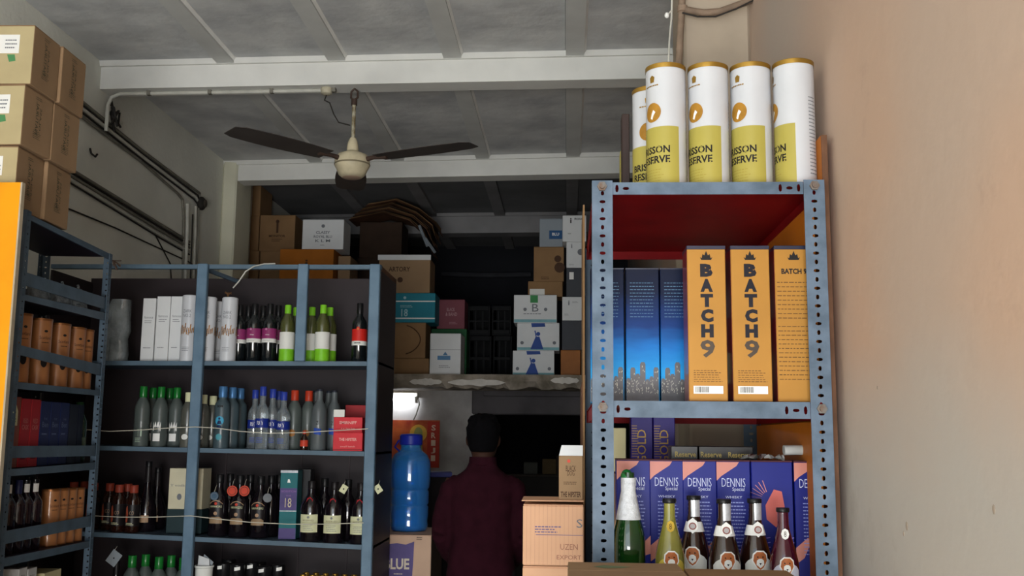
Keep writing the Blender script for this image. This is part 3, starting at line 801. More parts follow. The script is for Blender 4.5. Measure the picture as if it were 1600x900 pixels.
K['navy_neck'] = ('wine_bottle', 'bottle', bottle(P_wine, MATS['glass_plum'], (.24, .298, .0165, mat('navy_foil', '#23284e', .4))))
# beers with shield emblem
def lion(root, z, m_wing, r=.0368):
    f1 = wrap(r + .0003); f2 = wrap(r + .0006); f3 = wrap(r + .0009); f4 = wrap(r + .0012)
    MB().poly([(-.036, z - .05), (.036, z - .05), (.036, z - .012), (.028, z - .003), (.016, z + .004), (-.016, z + .004), (-.028, z - .003), (-.036, z - .012)], f1).build('label', m_wing, root)
    MB().poly([(-.019, z - .004), (-.008, z - .022), (0, z - .027), (.008, z - .022), (.019, z - .004), (.017, z + .013), (.008, z + .021), (-.008, z + .021), (-.017, z + .013)], f2).build('shield', M_white, root)
    MB().poly([(-.016, z - .003), (-.007, z - .019), (0, z - .024), (.007, z - .019), (.016, z - .003), (.014, z + .011), (.007, z + .018), (-.007, z + .018), (-.014, z + .011)], f3).build('shield_face', mat('emblem_orange', '#b5683a', .5, noise=.1, scale=200), root)
    MB().poly([(-.008, z - .002), (-.009, z - .012), (0, z - .02), (.009, z - .012), (.008, z - .002), (.003, z + .002), (-.003, z + .002)], f4).build('muzzle', M_white, root)
    mb = MB().poly([(-.003, z - .008), (0, z - .013), (.003, z - .008)], wrap(r + .0015)).disc(.0018, -.006, z + .006, wrap(r + .0015), 8).disc(.0018, .006, z + .006, wrap(r + .0015), 8)
    mb.build('face_print', M_ink, root)
    MB().text('MIRAKLA', .054, .014, f2, cv=z - .047, bold=.05).build('lettering', M_ink_brown, root)
def neckmed(root, z, m_bg, rr=.0162):
    MB().arc(.0242, z - .012, z + .012, 210, r1=.0185).build('neck_label', m_bg, root, smooth=True)
    f = lambda u, v: (u, -.0252 + (v - z + .016) * .1 - 0.001, v)
    MB().poly([(-.013, z - .004), (0, z - .016), (.013, z - .004), (.010, z + .014), (0, z + .022), (-.010, z + .014)], f).build('neck_medallion', M_white, root)
    g = lambda u, v: (u, -.0258 + (v - z + .016) * .1 - 0.001, v)
    MB().disc(.009, 0, z + .002, g, 12).build('medallion_ring', mat('ring_red', '#9a5a50', .5), root)
    h = lambda u, v: (u, -.0262 + (v - z + .016) * .1 - 0.001, v)
    MB().disc(.0062, 0, z + .002, h, 10).build('medallion_face', mat('ring_grey', '#c9c0c0', .5), root)
def beerx(wing, kind):
    def f(root):
        lion(root, .115, wing)
        if kind == 'dark':
            neckmed(root, .182, M_white)
            MB().arc(.0158, .206, .248, 85, 25).build('neck_foil', mat('foil', '#c9cbd0', .35, metal=.4, noise=.1, scale=80), root, smooth=True)
        else:
            MB().disc(.010, 0, .192, lambda u, v: (u, -.0222 - .0, v), 8, ry=.014).build('neck_medallion', mat('medal_yellow', '#c9a628', .5) if kind == 'yellow' else M_white, root)
            MB().text('8', .006, .014, lambda u, v: (u, -.0228, v), cv=.185).build('lettering', M_ink_brown, root)
    return f
K['beer_dark'] = ('beer_bottle', 'bottle', bottle(P_beer, G_amber, (.246, .257, .0168, M_black), extra=beerx(M_wlab, 'dark')))
K['beer_yellow'] = ('beer_bottle', 'bottle', bottle(P_beer, G_yellow, (.246, .257, .0168, M_black), extra=beerx(mat('wing_yellow', '#cdb84a', .5), 'yellow')))
K['beer_ruby'] = ('beer_bottle', 'bottle', bottle(P_beer, G_red, (.246, .257, .0168, M_black), extra=beerx(mat('wing_pale', '#cfd0e0', .5), 'ruby'), k=1))
def x_champ(root):
    M_f = mat('foil_white', '#dfe2e6', .4, metal=.2, noise=.1, scale=90, bump=.4)
    collar(root, .031, .205, .0182, .272, M_f); collar(root, .0182, .272, .0185, .305, M_f, 'neck_foil')
    MB().ell((-.004, 0, .306), .0150, .0150, .020, 12, 8).build('stopper', mat('stopper_green', '#1d6a32', .3), root, smooth=True)
    MB().arc(.0408, .02, .09, 150).build('label', M_wlab, root, smooth=True)
K['champagne'] = ('sparkling_wine_bottle', 'bottle', bottle(P_champ, G_green, extra=x_champ))
# tins
M_canw = mat('can_white', '#c4c6ca', .32, noise=.03, scale=6, coat=.3); M_cany = mat('can_yellow', '#ab9f4c', .4, noise=.04, scale=9)
def b_brisson(root):
    R = .0535; H = .338
    MB().lathe([(R, .004), (R, H - .012)], 40, cap=True).build('body', M_canw, root, smooth=True)
    MB().lathe([(R + .001, H - .014), (R + .0015, H - .008), (R + .0015, H - .002), (R - .002, H), (R - .004, H - .004), (0, H - .006)], 40, cap=False).build('lid_rim', M_gold, root, smooth=True)
    MB().lathe([(R + .0005, 0), (R + .0012, .003), (R + .0005, .006)], 40).build('base_rim', M_gold, root, smooth=True)
    MB().arc(R + .0004, .007, .165, 158, -38, seg=24).build('yellow_panel', M_cany, root, smooth=True)
    f = wrap(R + .0008, math.degrees(0)); md = -38
    w = wrap(R + .0009, md)
    MB().text('BRISSON', .098, .020, w, cv=.094, bold=.03).text('RESERVE', .098, .020, w, cv=.068, bold=.03).build('lettering', M_ink, root)
    MB().disc(.026, 0, .205, wrap(R + .0006, md), 24).build('gold_disc', mat('disc_ochre', '#a8792a', .4, noise=.1, scale=50), root)
    MB().poly([(-.006, .190), (.0, .186), (.004, .197), (.010, .205), (.003, .212), (-.002, .203)], wrap(R + .0010, md)).build('disc_figure', M_white, root)
    MB().poly([(-.006, .286), (.006, .286), (.008, .300), (0, .306), (-.008, .300)], w).build('crest', M_gold, root)
    MB().lines(.05, .274, .281, 1, w, th=.5).build('fine_print', M_gold, root)
    MB().lines(.075, .018, .055, 5, w, th=.14).build('fine_print', mat('ochre_print', '#9a8430', .5), root)
    MB().lines(.03, .03, .24, 22, wrap(R + .0006, 98), th=.3).build('back_print', M_ink_grey, root)
K['brisson'] = ('whisky_tin', 'tin', b_brisson)
M_orange_tin = mat('orange_tin', '#b0764a', .42, metal=.05, noise=.07, scale=6, coat=.4)
def b_orange(root):
    R = .045; H = .245
    MB().lathe([(R, .004), (R, H - .006)], 28).build('body', M_orange_tin, root, smooth=True)
    MB().lathe([(R + .0008, H - .008), (R + .001, H), (R - .003, H), (R - .004, H - .004), (0, H - .004)], 28, cap=False).build('lid', mat('tin_lid', '#8a5a34', .35, metal=.5, noise=.1), root, smooth=True)
    MB().lathe([(R + .0006, 0), (R + .0008, .005)], 28).build('base_rim', MATS['tin_lid'], root, smooth=True)
    for md in (0, 180):
        MB().text('Scotland', .05, .012, wrap(R + .0006, md), cv=.168).disc(.008, 0, .198, wrap(R + .0006, md), 8, ry=.005).lines(.03, .152, .16, 1, wrap(R + .0006, md)).build('lettering', M_ink, root)
        MB().disc(.014, 0, .085, wrap(R + .0006, md), 16, ry=.02).build('oval_print', M_ink, root)
K['orange_tin'] = ('whisky_tin', 'tin', b_orange)
def b_whitetube(root):
    R = .040; H = .335
    MB().lathe([(R, 0), (R, H - .004), (R - .004, H)], 28).build('body', M_canw, root, smooth=True)
    for md in (0, 120, 240):
        w = wrap(R + .0005, md)
        random.seed(11)
        mb = MB()
        for i in range(9):
            u = -.034 + i * .0085; h = random.uniform(.02, .05)
            mb.poly([(u, .150 - random.uniform(0, .02)), (u + .005, .145 - random.uniform(0, .015)), (u + .0075, .15 + h), (u + .002, .145 + h)], w)
        mb.build('gold_smear', mat('ochre_smear', '#a8732a', .4, noise=.4, scale=120), root)
        MB().text('ZARK', .045, .016, w, cv=.245).text('NO.2', .04, .016, w, cv=.222).lines(.04, .05, .075, 3, w).build('lettering', M_ink_grey, root)
K['white_tube'] = ('white_gift_tube', 'tube', b_whitetube)
# boxes
def boxpart(root, w, d, h, m, b=.0015, name='body', z=0):
    return MB().cbox(-w / 2, w / 2, 0, d, z, z + h, b).build(name, m, root)
M_gbox = mat('gold_box', '#ad7c36', .42, metal=.2, noise=.05, scale=7); M_mbox = mat('maroon_side', '#7a1420', .3, noise=.1, scale=12, coat=.3)
M_navyl = mat('navy_lid', '#26293f', .3, noise=.1, coat=.3)
def b_batch(front):
    def b(root):
        w, d, h = .0945, .095, .385
        boxpart(root, w, d, h, M_gbox)
        for x in (-1, 1):
            MB().box(x * w / 2 - .0004, x * w / 2 + .0004, .003, d - .003, .003, h - .003).build('side_panel', M_mbox, root)
        MB().cbox(-w / 2 - .0008, w / 2 + .0008, -.0008, d, h - .008, h + .002, .001).build('lid', M_navyl, root)
        f = flat(y=-.0005)
        crest = MB().poly([(-.014, -.003), (-.011, -.009), (.011, -.009), (.014, -.003), (.010, -.005), (.008, .004), (.004, .001), (0, .011), (-.004, .001), (-.008, .004), (-.010, -.005)], lambda u, v: (u * 1.1, -.0006, h - .024 + v * 1.15))
        crest.build('crest', M_ink, root)
        if front:
            mb = MB()
            for i, c in enumerate('BATCH'): mb.text(c, .031, .033, f, cv=.308 - i * .0378, bold=.07)
            mb.build('lettering', mat('dark_indigo_print', '#15141f', .4, noise=.0), root)
            MB().text('9', .036, .044, f, cv=.107, bold=.03).build('numeral', mat('bronze_numeral', '#4f453c', .35, metal=.3), root)
            MB().lines(.07, .046, .078, 6, f, th=.25).build('fine_print', M_ink_brown, root)
            MB().poly([(-.036, .019), (.036, .019), (.036, .038), (-.036, .038)], flat(y=-.0004)).build('barcode_panel', M_white, root)
            bc = MB(); x = -.032
            random.seed(2)
            while x < .002:
                ww = random.choice((.0006, .001, .0016)); bc.poly([(x, .022), (x + ww, .022), (x + ww, .036), (x, .036)], flat(y=-.0007)); x += ww + .0011
            bc.build('barcode', M_ink, root)
        else:
            MB().text('BATCH 9', .062, .014, f, cv=.315, bold=.04).build('lettering', M_ink, root)
            MB().lines(.085, .20, .30, 9, f, th=.15, ragged=.05).lines(.085, .05, .19, 13, f, th=.15, ragged=.05).build('fine_print', M_ink_brown, root)
    return b
K['batch_front'] = ('gold_gift_box', 'box', b_batch(True)); K['batch_back'] = ('gold_gift_box', 'box', b_batch(False))
M_sky = zramp('skyline_print', [(0, '#0f4a70'), (.10, '#1f9ae0'), (.17, '#1470c0'), (.23, '#0c3474'), (.32, '#081534'), (.40, '#070f26')], .38, noise=.05, spec=.15)
def b_sky(root):
    w, d, h = .088, .088, .36
    boxpart(root, w, d, h, M_sky)
    MB().cbox(-w / 2 - .0006, w / 2 + .0006, -.0006, d, h - .003, h + .001, .0005).build('lid', M_navyl, root)
    random.seed(4); mb = MB(); wn_ = MB(); x = -w / 2
    while x < w / 2 - .003:
        bw = min(random.uniform(.009, .016), w / 2 - x); bh = random.uniform(.055, .105)
        mb.poly([(x, .004), (x + bw, .004), (x + bw, bh), (x + bw * .8, bh + .006), (x + bw * .2, bh + .006), (x, bh)], flat(y=-.0004))
        for k in range(12):
            a = x + random.uniform(.1, .8) * bw; z = random.uniform(.025, bh - .004)
            wn_.poly([(a, z), (a + .0012, z), (a + .0012, z + .0035), (a, z + .0035)], flat(y=-.0007))
        x += bw
    mb.build('skyline', mat('skyline_grey', '#5c5a5c', .4, metal=.3, noise=.1, scale=40), root); wn_.build('skyline_windows', mat('lit_window_print', '#d9d6c8', .4), root)
    MB().lines(.066, .225, .325, 11, flat(y=-.0004), th=.16, ragged=.08).build('fine_print', mat('pale_blue_print', '#5f86a8', .4), root)
K['skyline'] = ('blue_gift_box', 'box', b_sky)
M_den = mat('dennis_blue', '#0d1a7c', .45, noise=.08, scale=6, spec=.3); M_denp = mat('dennis_pink', '#cf897c', .45, noise=.05)
def b_dennis(w, art):
    def b(root):
        d, h = .085, .345
        boxpart(root, w, d, h, M_den)
        MB().cbox(-w / 2 - .0005, w / 2 + .0005, -.0004, d, h - .001, h + .003, .0005).build('lid', mat('maroon_lid', '#4a1c24', .5), root)
        f = flat(y=-.0004); hw = w / 2
        if not art:
            MB().poly([(-hw, h - .002), (-hw, h - .05), (-hw + .012, h - .038), (hw * .2, h - .012), (hw * .35, h - .002)], f).build('corner_print', M_denp, root)
            MB().poly([(-hw, .13), (-hw, .09), (-hw + .02, .105), (-hw + .04, .15), (-hw + .03, .155)], f).poly([(hw, .155), (hw * .4, .13), (hw * .2, .10), (hw, .11)], f).build('corner_print', M_denp, root)
            MB().text('DENNIS', w * .70, .022, flat(y=-.0007), cv=h - .065, bold=-.01).text('Special', w * .36, .012, flat(y=-.0007), cu=.012, cv=h - .078).text('WHISKY', w * .5, .006, flat(y=-.0007), cv=h - .094).build('lettering', mat('pale_lettering', '#c9d0ec', .4), root)
            MB().lines(w * .62, .11, h - .1, 15, flat(x=.004, y=-.0007), th=.3, ragged=.12).build('fine_print', mat('periwinkle_print', '#8f9ad8', .4), root)
        else:
            g = flat(x=.012, y=-.0004)
            MB().poly([(-.028, .20), (-.03, .235), (-.008, .275), (.012, .27), (.02, .22), (-.004, .18)], g).build('art_bust', mat('coral_print', '#cf6a62', .45), root)
            mb = MB()
            for k in range(7):
                a = 1.9 + k * .22
                c, s_ = math.cos(a), math.sin(a)
                mb.poly([(-.02 + .02 * c - .001, .25 + .02 * s_), (-.02 + .02 * c + .001, .25 + .02 * s_), (-.02 + .05 * c + .001, .25 + .05 * s_), (-.02 + .05 * c - .001, .25 + .05 * s_)], flat(x=.012, y=-.0005))
            mb.build('art_rays', M_denp, root)
            mb = MB()
            for k in range(3): mb.poly([(-.045, .150 - k * .012), (-.02, .154 - k * .012), (-.02, .156 - k * .012), (-.045, .152 - k * .012)], g).poly([(.015, .150 - k * .012), (.04, .154 - k * .012), (.04, .156 - k * .012), (.015, .152 - k * .012)], g)
            mb.build('art_lines', mat('lilac_print', '#a08ad8', .5), root)
    return b
K['dennis'] = ('blue_whisky_box', 'box', b_dennis(.0855, False)); K['dennis_art'] = ('blue_whisky_box', 'box', b_dennis(.104, True))
# ------------------------------------------------------------------ goods on the right rack
ORD = ['leftmost', 'second', 'third', 'fourth', 'fifth', 'sixth', 'seventh']
def put(kind, px, py, Y, z, label, group=None, rz=0.0, sc=None):
    p = WY(px, py, Y)
    return place(kind, K[kind], (p.x, Y, z), math.radians(rz), label, group, sc)
E = .0008
gT = 'white and yellow whisky tins on top of the slotted rack'
put('brisson', 1040.5, 180, 2.62, RZT + E, 'white and yellow whisky tin, leftmost of the front four on the slotted rack', gT, -9, (.97, .97, 1))
put('brisson', 1107, 180, 2.62, RZT + E, 'white and yellow whisky tin, second of the front four on the slotted rack', gT, -13, (.97, .97, 1))
put('brisson', 1173.5, 180, 2.62, RZT + E, 'white and yellow whisky tin, third of the front four on the slotted rack', gT, -11, (.97, .97, 1))
put('brisson', 1241, 180, 2.60, RZT + E, 'whisky tin turned to show its plain white side, rightmost on the slotted rack', gT, -52, (.97, .97, 1))
put('brisson', 1018, 180, 2.80, RZT + E, 'whisky tin half hidden behind the leftmost front tin on the slotted rack', gT, 22)
def gbox(name, label, cat, x, y, z, w, d, h, m, rz=0, group=None, fn=None, b=.002):
    t = thing(name, label, cat, (x, y, z), math.radians(rz), group)
    boxpart(t, w, d, h, m, b)
    if fn: fn(t)
    return t
p = WY(972, 270, 2.78); q = WY(972, 182, 2.78)
gbox('dark_gift_box', 'thin dark brown box standing left of the tins on the slotted rack', 'box', WY(978, 250, 2.9).x, 2.9, RZT + E, .022, .07, WY(978, 178, 2.9).z - RZT, mat('dark_brown_box', '#3a2c28', .5))
gbox('yellow_gift_box', 'narrow yellow box edge beside the thin dark brown box', 'box', WY(971.5, 250, 3.02).x, 3.02, RZT + E, .008, .07, WY(971, 235, 3.02).z - RZT, M_cany)

gB = 'gold gift boxes on the upper shelf of the slotted rack'
put('batch_front', 1105, 500, 2.535, RZ2 + E, 'gold gift box with tall dark lettering beside the blue skyline boxes', gB, 0)
put('batch_front', 1174, 500, 2.535, RZ2 + E, 'gold gift box with tall dark lettering, middle of the three gold boxes', gB, 0)
put('batch_back', 1243, 500, 2.535, RZ2 + E, 'gold gift box turned to its small-print side, rightmost of three', gB, 0)
def redfn(t):
    MB().box(-.035, .035, -.0006, 0, .05, .13).build('pale_panel', M_cream, t)
    MB().box(-.04, .04, -.0005, 0, .02, .035).build('pale_band', M_tan, t)
for i, x in enumerate((1142, 1212)):
    gbox('red_gift_box', ['crimson gift box glimpsed between the first and second gold boxes', 'crimson gift box glimpsed between the second and third gold boxes'][i], 'box', WY(x, 560, 2.66).x, 2.665, RZ2 + E, .085, .085, .22, M_mbox, fn=redfn, group='crimson boxes behind the gold boxes')
gS = 'blue skyline gift boxes on the slotted rack'
for i, x in enumerate((949, 1004, 1058)):
    put('skyline', x, 500, 2.72, RZ2 + E, ['blue skyline gift box half hidden behind the left rack post', 'blue skyline gift box seen whole, middle of three', 'blue skyline gift box tucked behind the first gold box'][i], gS, 0)

gD = 'blue and pink whisky boxes on the lower shelf of the slotted rack'
Lz = RZ3 + E
yD = 2.70
for i, x in enumerate((990, 1042, 1094, 1147)):
    put('dennis', x, 800, yD + .004 * (i % 2), Lz, ['blue whisky box with pink corner behind the green champagne bottle', 'blue whisky box with pink corner behind the pale yellow beer', 'blue whisky box with pink corner behind the first dark beer', 'blue whisky box with pink corner behind the middle dark beer'][i], gD)
put('dennis_art', 1207.5, 800, yD - .002, Lz, 'blue whisky box with coral bust artwork behind the ruby bottle', gD)
put('dennis', 1269, 800, yD, Lz, 'blue whisky box with pink corner, rightmost beside the right post', gD)
put('champagne', 982, 800, 2.57, Lz, 'dark green sparkling wine bottle with white neck foil by left post')
put('beer_yellow', 1046, 800, 2.56, Lz, 'clear beer bottle of pale yellow beer with yellow lion label')
gR = 'dark beer bottles with white lion labels'
put('beer_dark', 1084, 800, 2.63, Lz + .004, 'dark brown beer bottle with lion label beside the yellow one', gR, -14, (1.06, 1.06, 1))
put('beer_dark', 1131, 800, 2.565, Lz, 'dark brown beer bottle with lion label, middle of the three', gR, 3, (1.06, 1.06, 1))
put('beer_dark', 1179, 800, 2.60, Lz, 'dark brown beer bottle with lion label beside the ruby one', gR, 6, (1.06, 1.06, 1))
put('beer_ruby', 1223, 800, 2.55, Lz, 'ruby red beer bottle with black cap and pale lion label', None, 0, (.96, .96, .93))
# behind: support carton, purple boxes, black boxes
gbox('brown_carton', 'brown carton at the back of the lower shelf carrying the purple boxes', 'carton', WY(1025, 800, 3.05).x, 3.02, Lz, .24, .36, .30, M_kraft_d)
def purfn(t):
    MB().text('GOLD', .10, .026, turned(x=.012, y=-.0005, z=.075)).build('lettering', mat('gold_lettering', '#9a7a3a', .4, metal=.4), t)
    MB().lines(.02, .02, .14, 16, flat(x=-.02, y=-.0005), th=.3).build('fine_print', MATS['gold_lettering'], t)
for i, x in enumerate((1003, 1038)):
    gbox('purple_gift_box', ['deep purple box with gold sideways lettering, left of the two', 'deep purple box with gold sideways lettering, right of the two'][i], 'box', WY(x, 690, 3.1).x, 3.1, Lz + .302, .064, .07, .17, mat('purple_box', '#2c1f78', .4, noise=.1, scale=8), fn=purfn, group='purple boxes behind the blue whisky boxes')
gbox('pale_paper_box', 'pale cream box behind the left post under the middle shelf', 'box', WY(967, 690, 3.1).x, 3.12, Lz + .302, .045, .07, .13, M_kraft_pale)
def blkfn(t):
    MB().text('Reserve', .056, .015, flat(y=-.0006), cv=.352, bold=.02).text('17', .02, .008, flat(y=-.0006), cv=.338).build('lettering', mat('cream_gold', '#d8c070', .4), t)
for i, x in enumerate((1068, 1108, 1151)):
    gbox('black_gift_box', ['black box with gold lettering peeking above the second blue box', 'black box with gold lettering peeking above the third blue box', 'black box with gold lettering peeking above the fourth blue box'][i], 'box', WY(x + 3, 700, 2.83).x, 2.83, Lz, .078, .08, .382, mat('black_box', '#17171a', .3, coat=.4), fn=blkfn, group='black boxes behind the blue whisky boxes')
# rolled plastic on top of the boxes
rl = thing('plastic_roll', 'white rolled plastic sheet lying on the rightmost blue boxes', 'roll', (WY(1228, 712, 2.72).x, 2.745, Lz + .349))
MB().tube([(0, 0, .012), (.03, .002, .013), (.07, .004, .012), (.118, .006, .013)], .013, 12).build('rolled_sheet', mat('milky_plastic', '#c9cbc8', .35, noise=.08, trans=.2), rl, smooth=True)
MB().lathe([(.008, 0), (.013, .001), (.013, .006), (.008, .007)], 12).build('roll_end', MATS['milky_plastic'], rl, smooth=True).rotation_euler = (0, math.radians(-90), 0)
rl.children[-1].location = (.0, 0, .013)
random.seed(9)
cp = MB(); pts = []
NX, NY = 12, 6
for j in range(NY):
    for i in range(NX):
        pts.append((i * .010, j * .010, random.uniform(.0, .016) if 0 < i < NX - 1 else .001))
cp.add(pts, [(j * NX + i, j * NX + i + 1, (j + 1) * NX + i + 1, (j + 1) * NX + i) for j in range(NY - 1) for i in range(NX - 1)])
tag(cp.build('plastic_bag', MATS['milky_plastic'], None, smooth=True), 'crumpled clear plastic bag lying on the blue boxes left of the roll', 'bag').location = (WY(1158, 712, 2.72).x, 2.72, Lz + .3495)

# cartons left of the rack
def flaps(t, w, d, h, m, gap=.003, z=0):
    for s in (0, 1):
        MB().cbox(-w / 2 + .001, w / 2 - .001, (.001 if s == 0 else d / 2 + gap / 2), (d / 2 - gap / 2 if s == 0 else d - .001), h, h + .003, .001).build('top_flap', m, t)
def carton(name, label, x, y, z, w, d, h, m, rz=0, group=None, fn=None, tape=True, cat='carton'):
    t = thing(name, label, cat, (x, y, z), math.radians(rz), group)
    boxpart(t, w, d, h - .003, m, .003); flaps(t, w, d, h - .003, m)
    if tape: MB().box(-w * .5 + .002, w * .5 - .002, d / 2 - .02, d / 2 + .02, h + .0002, h + .0009).build('tape', M_tape, t)
    if fn: fn(t)
    return t
x0 = WY(817, 830, 3.0).x; x1 = .048; zc = WY(860, 784, 3.0).z; w_ = x1 - x0; h_ = WY(860, 784, 3.0).z - WY(860, 884, 3.0).z
def sfn(t):
    f = flat(y=-.0006)
    MB().text('S', .017, .024, flat(x=w_ / 2 - .012, y=-.0006), cv=h_ - .072, bold=.0).build('lettering', M_ink_grey, t)
    MB().lines(.075, .09, .112, 3, flat(x=-.015, y=-.0006), th=.4).build('fine_print', mat('violet_ink', '#5f5a88', .6), t)
    MB().box(-.05, w_ / 2 - .002, -.0007, 0, .085, .0865).build('printed_rule', MATS['violet_ink'], t)
    MB().text('UZEN', .05, .016, flat(x=.045, y=-.0006), cv=.045).text('EXPORT', .07, .012, flat(x=.045, y=-.0006), cv=.018).build('lettering', mat('faint_ink', '#a0705c', .7), t)
    mb = MB()
    for k in range(14): mb.box(-w_ / 2 + .01 + k * .012, -w_ / 2 + .0108 + k * .012, -.0004, 0, .003, h_ - .008)
    mb.build('corrugation', mat('flute_shadow', '#c4947a', .9), t)
    MB().hexa([(-w_ / 2 - .004, .0, h_ + .001), (w_ / 2, .0, h_ + .001), (w_ / 2, .14, h_ + .004), (-w_ / 2 - .004, .14, h_ + .004), (-w_ / 2 - .004, -.002, h_ + .004), (w_ / 2, -.002, h_ + .004), (w_ / 2, .14, h_ + .007), (-w_ / 2 - .004, .14, h_ + .007)]).build('raised_flap', M_kraft_pink, t)
zz = zc
k = 0
while zz > .3:
    carton('pink_brown_carton', ['pinkish brown carton under the small flask box left of the slotted rack', 'pinkish brown carton directly beneath the uppermost one left of the rack', 'pinkish brown carton third from top, left of the slotted rack', 'pinkish brown carton fourth from top, left of the slotted rack', 'pinkish brown carton fifth from top', 'pinkish brown carton sixth from top', 'pinkish brown carton seventh'][k], (x0 + x1) / 2, 3.0, zz - h_, w_, .34, h_ - .008 if k == 0 else h_ - .002, M_kraft_pink, fn=sfn if k == 0 else None, tape=k > 0, group='pink-brown cartons beside the rack')
    zz -= h_; k += 1
    if k == 2: break
carton('pink_brown_carton', 'large pinkish brown carton at the foot of the stack', (x0 + x1) / 2, 3.0, 0, w_, .34, zz - .002, M_kraft_pink, tape=False)
fx0 = WY(873, 750, 2.98).x; fx1 = .046; fh = WY(890, 712, 3.02).z - zc
def hipfn(t):
    w = fx1 - fx0
    MB().text('BLACK', w * .42, .016, flat(y=-.0006), cv=fh * .66).text('DOG', w * .3, .014, flat(y=-.0006), cv=fh * .56).text('THE HIPSTER', w * .84, .016, flat(y=-.0006), cv=.012, bold=.03).build('lettering', M_ink_brown, t)
    MB().lines(w * .6, fh * .36, fh * .44, 2, flat(y=-.0006)).build('fine_print', M_ink_brown, t)
    MB().disc(.005, -.006, fh * .88, flat(y=-.0006), 8).build('red_logo', M_redtag, t)
    MB().hexa([(-w / 2, 0, fh), (w / 2, 0, fh), (w / 2, .001, fh), (-w / 2, .001, fh), (-w / 2 + .008, -.001, fh + .03), (w / 2, -.001, fh + .03), (w / 2, .003, fh + .03), (-w / 2 + .008, .003, fh + .03)]).build('open_flap', M_white_card, t)
gbox('flask_gift_box', 'tan flask gift box with open white flap standing on the cartons', 'box', (fx0 + fx1) / 2, 3.03, zc + .0, fx1 - fx0, .075, fh, M_kraft, fn=hipfn)
sh = thing('cardboard_sheet', 'tall tan cardboard sheet leaning against the left side of the slotted rack', 'cardboard', (0, 0, 0))
MB().box(.052, .058, 3.38, 3.72, .01, WY(912, 332, 3.5).z).build('sheet', M_kraft_d, sh)
MB().box(.048, .0515, 3.40, 3.80, .01, WY(912, 600, 3.5).z).build('second_sheet', M_brown_edge, sh)
# carton in front of the rack
cx0 = WY(887, 880, 2.4).x; cx1 = WY(1062, 880, 2.4).x; ct = WY(960, 879, 2.45).z
def grfn(t):
    MB().poly([(-.07, ct_h - .018), (-.045, ct_h - .024), (-.005, ct_h - .022), (.015, ct_h - .016), (-.02, ct_h - .013), (-.045, ct_h - .010)], lambda u, v: (u - .0, .215 + (v - ct_h + .017) * 4.0, ct_h + .0008)).build('green_print', mat('green_smudge', '#6f7d5c', .7), t)
ct_h = .4
carton('tan_carton', 'tan carton with green leaf print in front of the left rack post', (cx0 + cx1) / 2, 2.15, ct - .4, cx1 - cx0, .3, .4, M_kraft, fn=grfn, tape=False)
carton('tan_carton', 'tan carton holding up the green-printed carton', (cx0 + cx1) / 2, 2.15, ct - .8, cx1 - cx0, .3, .396, M_kraft, tape=False)
carton('tan_carton', 'tan carton at the floor under the green-printed carton', (cx0 + cx1) / 2, 2.15, 0, cx1 - cx0, .3, ct - .804, M_kraft, tape=False)
dx0 = cx1 + .006; dx1 = WY(1245, 895, 2.3).x; dt = WY(1150, 888, 2.45).z
carton('dull_carton', 'dull brown carton below the beer bottles, right of the green-printed carton', (dx0 + dx1) / 2, 2.13, dt - .45, dx1 - dx0, .3, .45, M_kraft_d, tape=False, rz=-1)
carton('dull_carton', 'dull brown carton underneath the one below the beers', (dx0 + dx1) / 2, 2.12, 0, dx1 - dx0, .3, dt - .454, M_kraft_d, tape=False)
# ------------------------------------------------------------------ goods on the middle rack
def mput(kind, px, zf, yo, label, group=None, rz=0.0, sc=None, py=None):
    Y = MY + yo
    py = py or {id(S1): 540, id(S2): 670, id(S3): 810}.get(id(zf), 890)
    x = WY(px, py, Y).x
    return place(kind, K[kind], (x, Y, max(zf(x - .055), zf(x + .055)) + .0008), math.radians(rz), label, group, sc)
def mbox(name, label, cat, xa, xb, yt, zf, yo, d, m, fn=None, group=None, base=None):
    Y = MY + yo; a = WY(xa, 600, Y).x; b = WY(xb, 600, Y).x; x = (a + b) / 2
    z0 = max(zf(a), zf(b)) + .001 if base is None else base
    h = WY((xa + xb) / 2, yt, Y).z - z0
    t = thing(name, label, cat, (x, Y, z0), 0, group)
    boxpart(t, b - a, d, h, m, .0015)
    if fn: fn(t, b - a, h)
    return t, z0 + h
top = 'on the top shelf of the blue rack'
# row 1
def wbfn(t, w, h):
    MB().text('famous', w * .7, .012, flat(y=-.0006), cv=h * .68).lines(w * .6, h * .6, h * .66, 2, flat(y=-.0006)).lines(w * .6, h * .2, h * .24, 1, flat(y=-.0006)).build('lettering', M_ink_grey, t)
for i, (a, b, yt) in enumerate(((216, 236, 466), (238, 259, 463), (260, 280, 463))):
    mbox('white_whisky_box', ['narrow white box, leftmost of three beside the grey plastic cover', 'narrow white box, middle of three on the top shelf', 'narrow white box touching the gold-smeared white tube'][i], 'box', a, b, yt, S1, .08, .062, M_white_card, wbfn, 'white boxes on the top shelf')
gt = 'gold-smeared white tubes on the top shelf'
for px, yo, lb, s in ((294, .055, 'white gift tube with gold smears left of the tall front post', 1), (323, .07, 'white gift tube with gold smears half hidden by the tall front post', .98), (340, .2, 'white gift tube with gold smears at the back between two others', .96), (356.5, .062, 'white gift tube with gold smears and brown tie, beside the purple-label wine', .97)):
    mput('white_tube', px, S1, yo, lb, gt, 20 if yo > .1 else 0, (1, 1, s))
tw = MB(); random.seed(1)
X_ = WY(356.5, 455, MY + .062); tz = S1(X_.x) + .335 * .97 + .003
for k in range(6):
    a = random.uniform(0, 6.28); tw.tube([(0, 0, 0), (.008 * math.cos(a), .008 * math.sin(a), .018), (.018 * math.cos(a), .018 * math.sin(a), .014 + .012 * random.random())], .0025, 5)
tag(tw.build('string_knot', mat('brown_string', '#6a4a30', .8)), 'brown knotted string on top of the rightmost white tube', 'string').location = (X_.x, MY + .062, tz + .004)
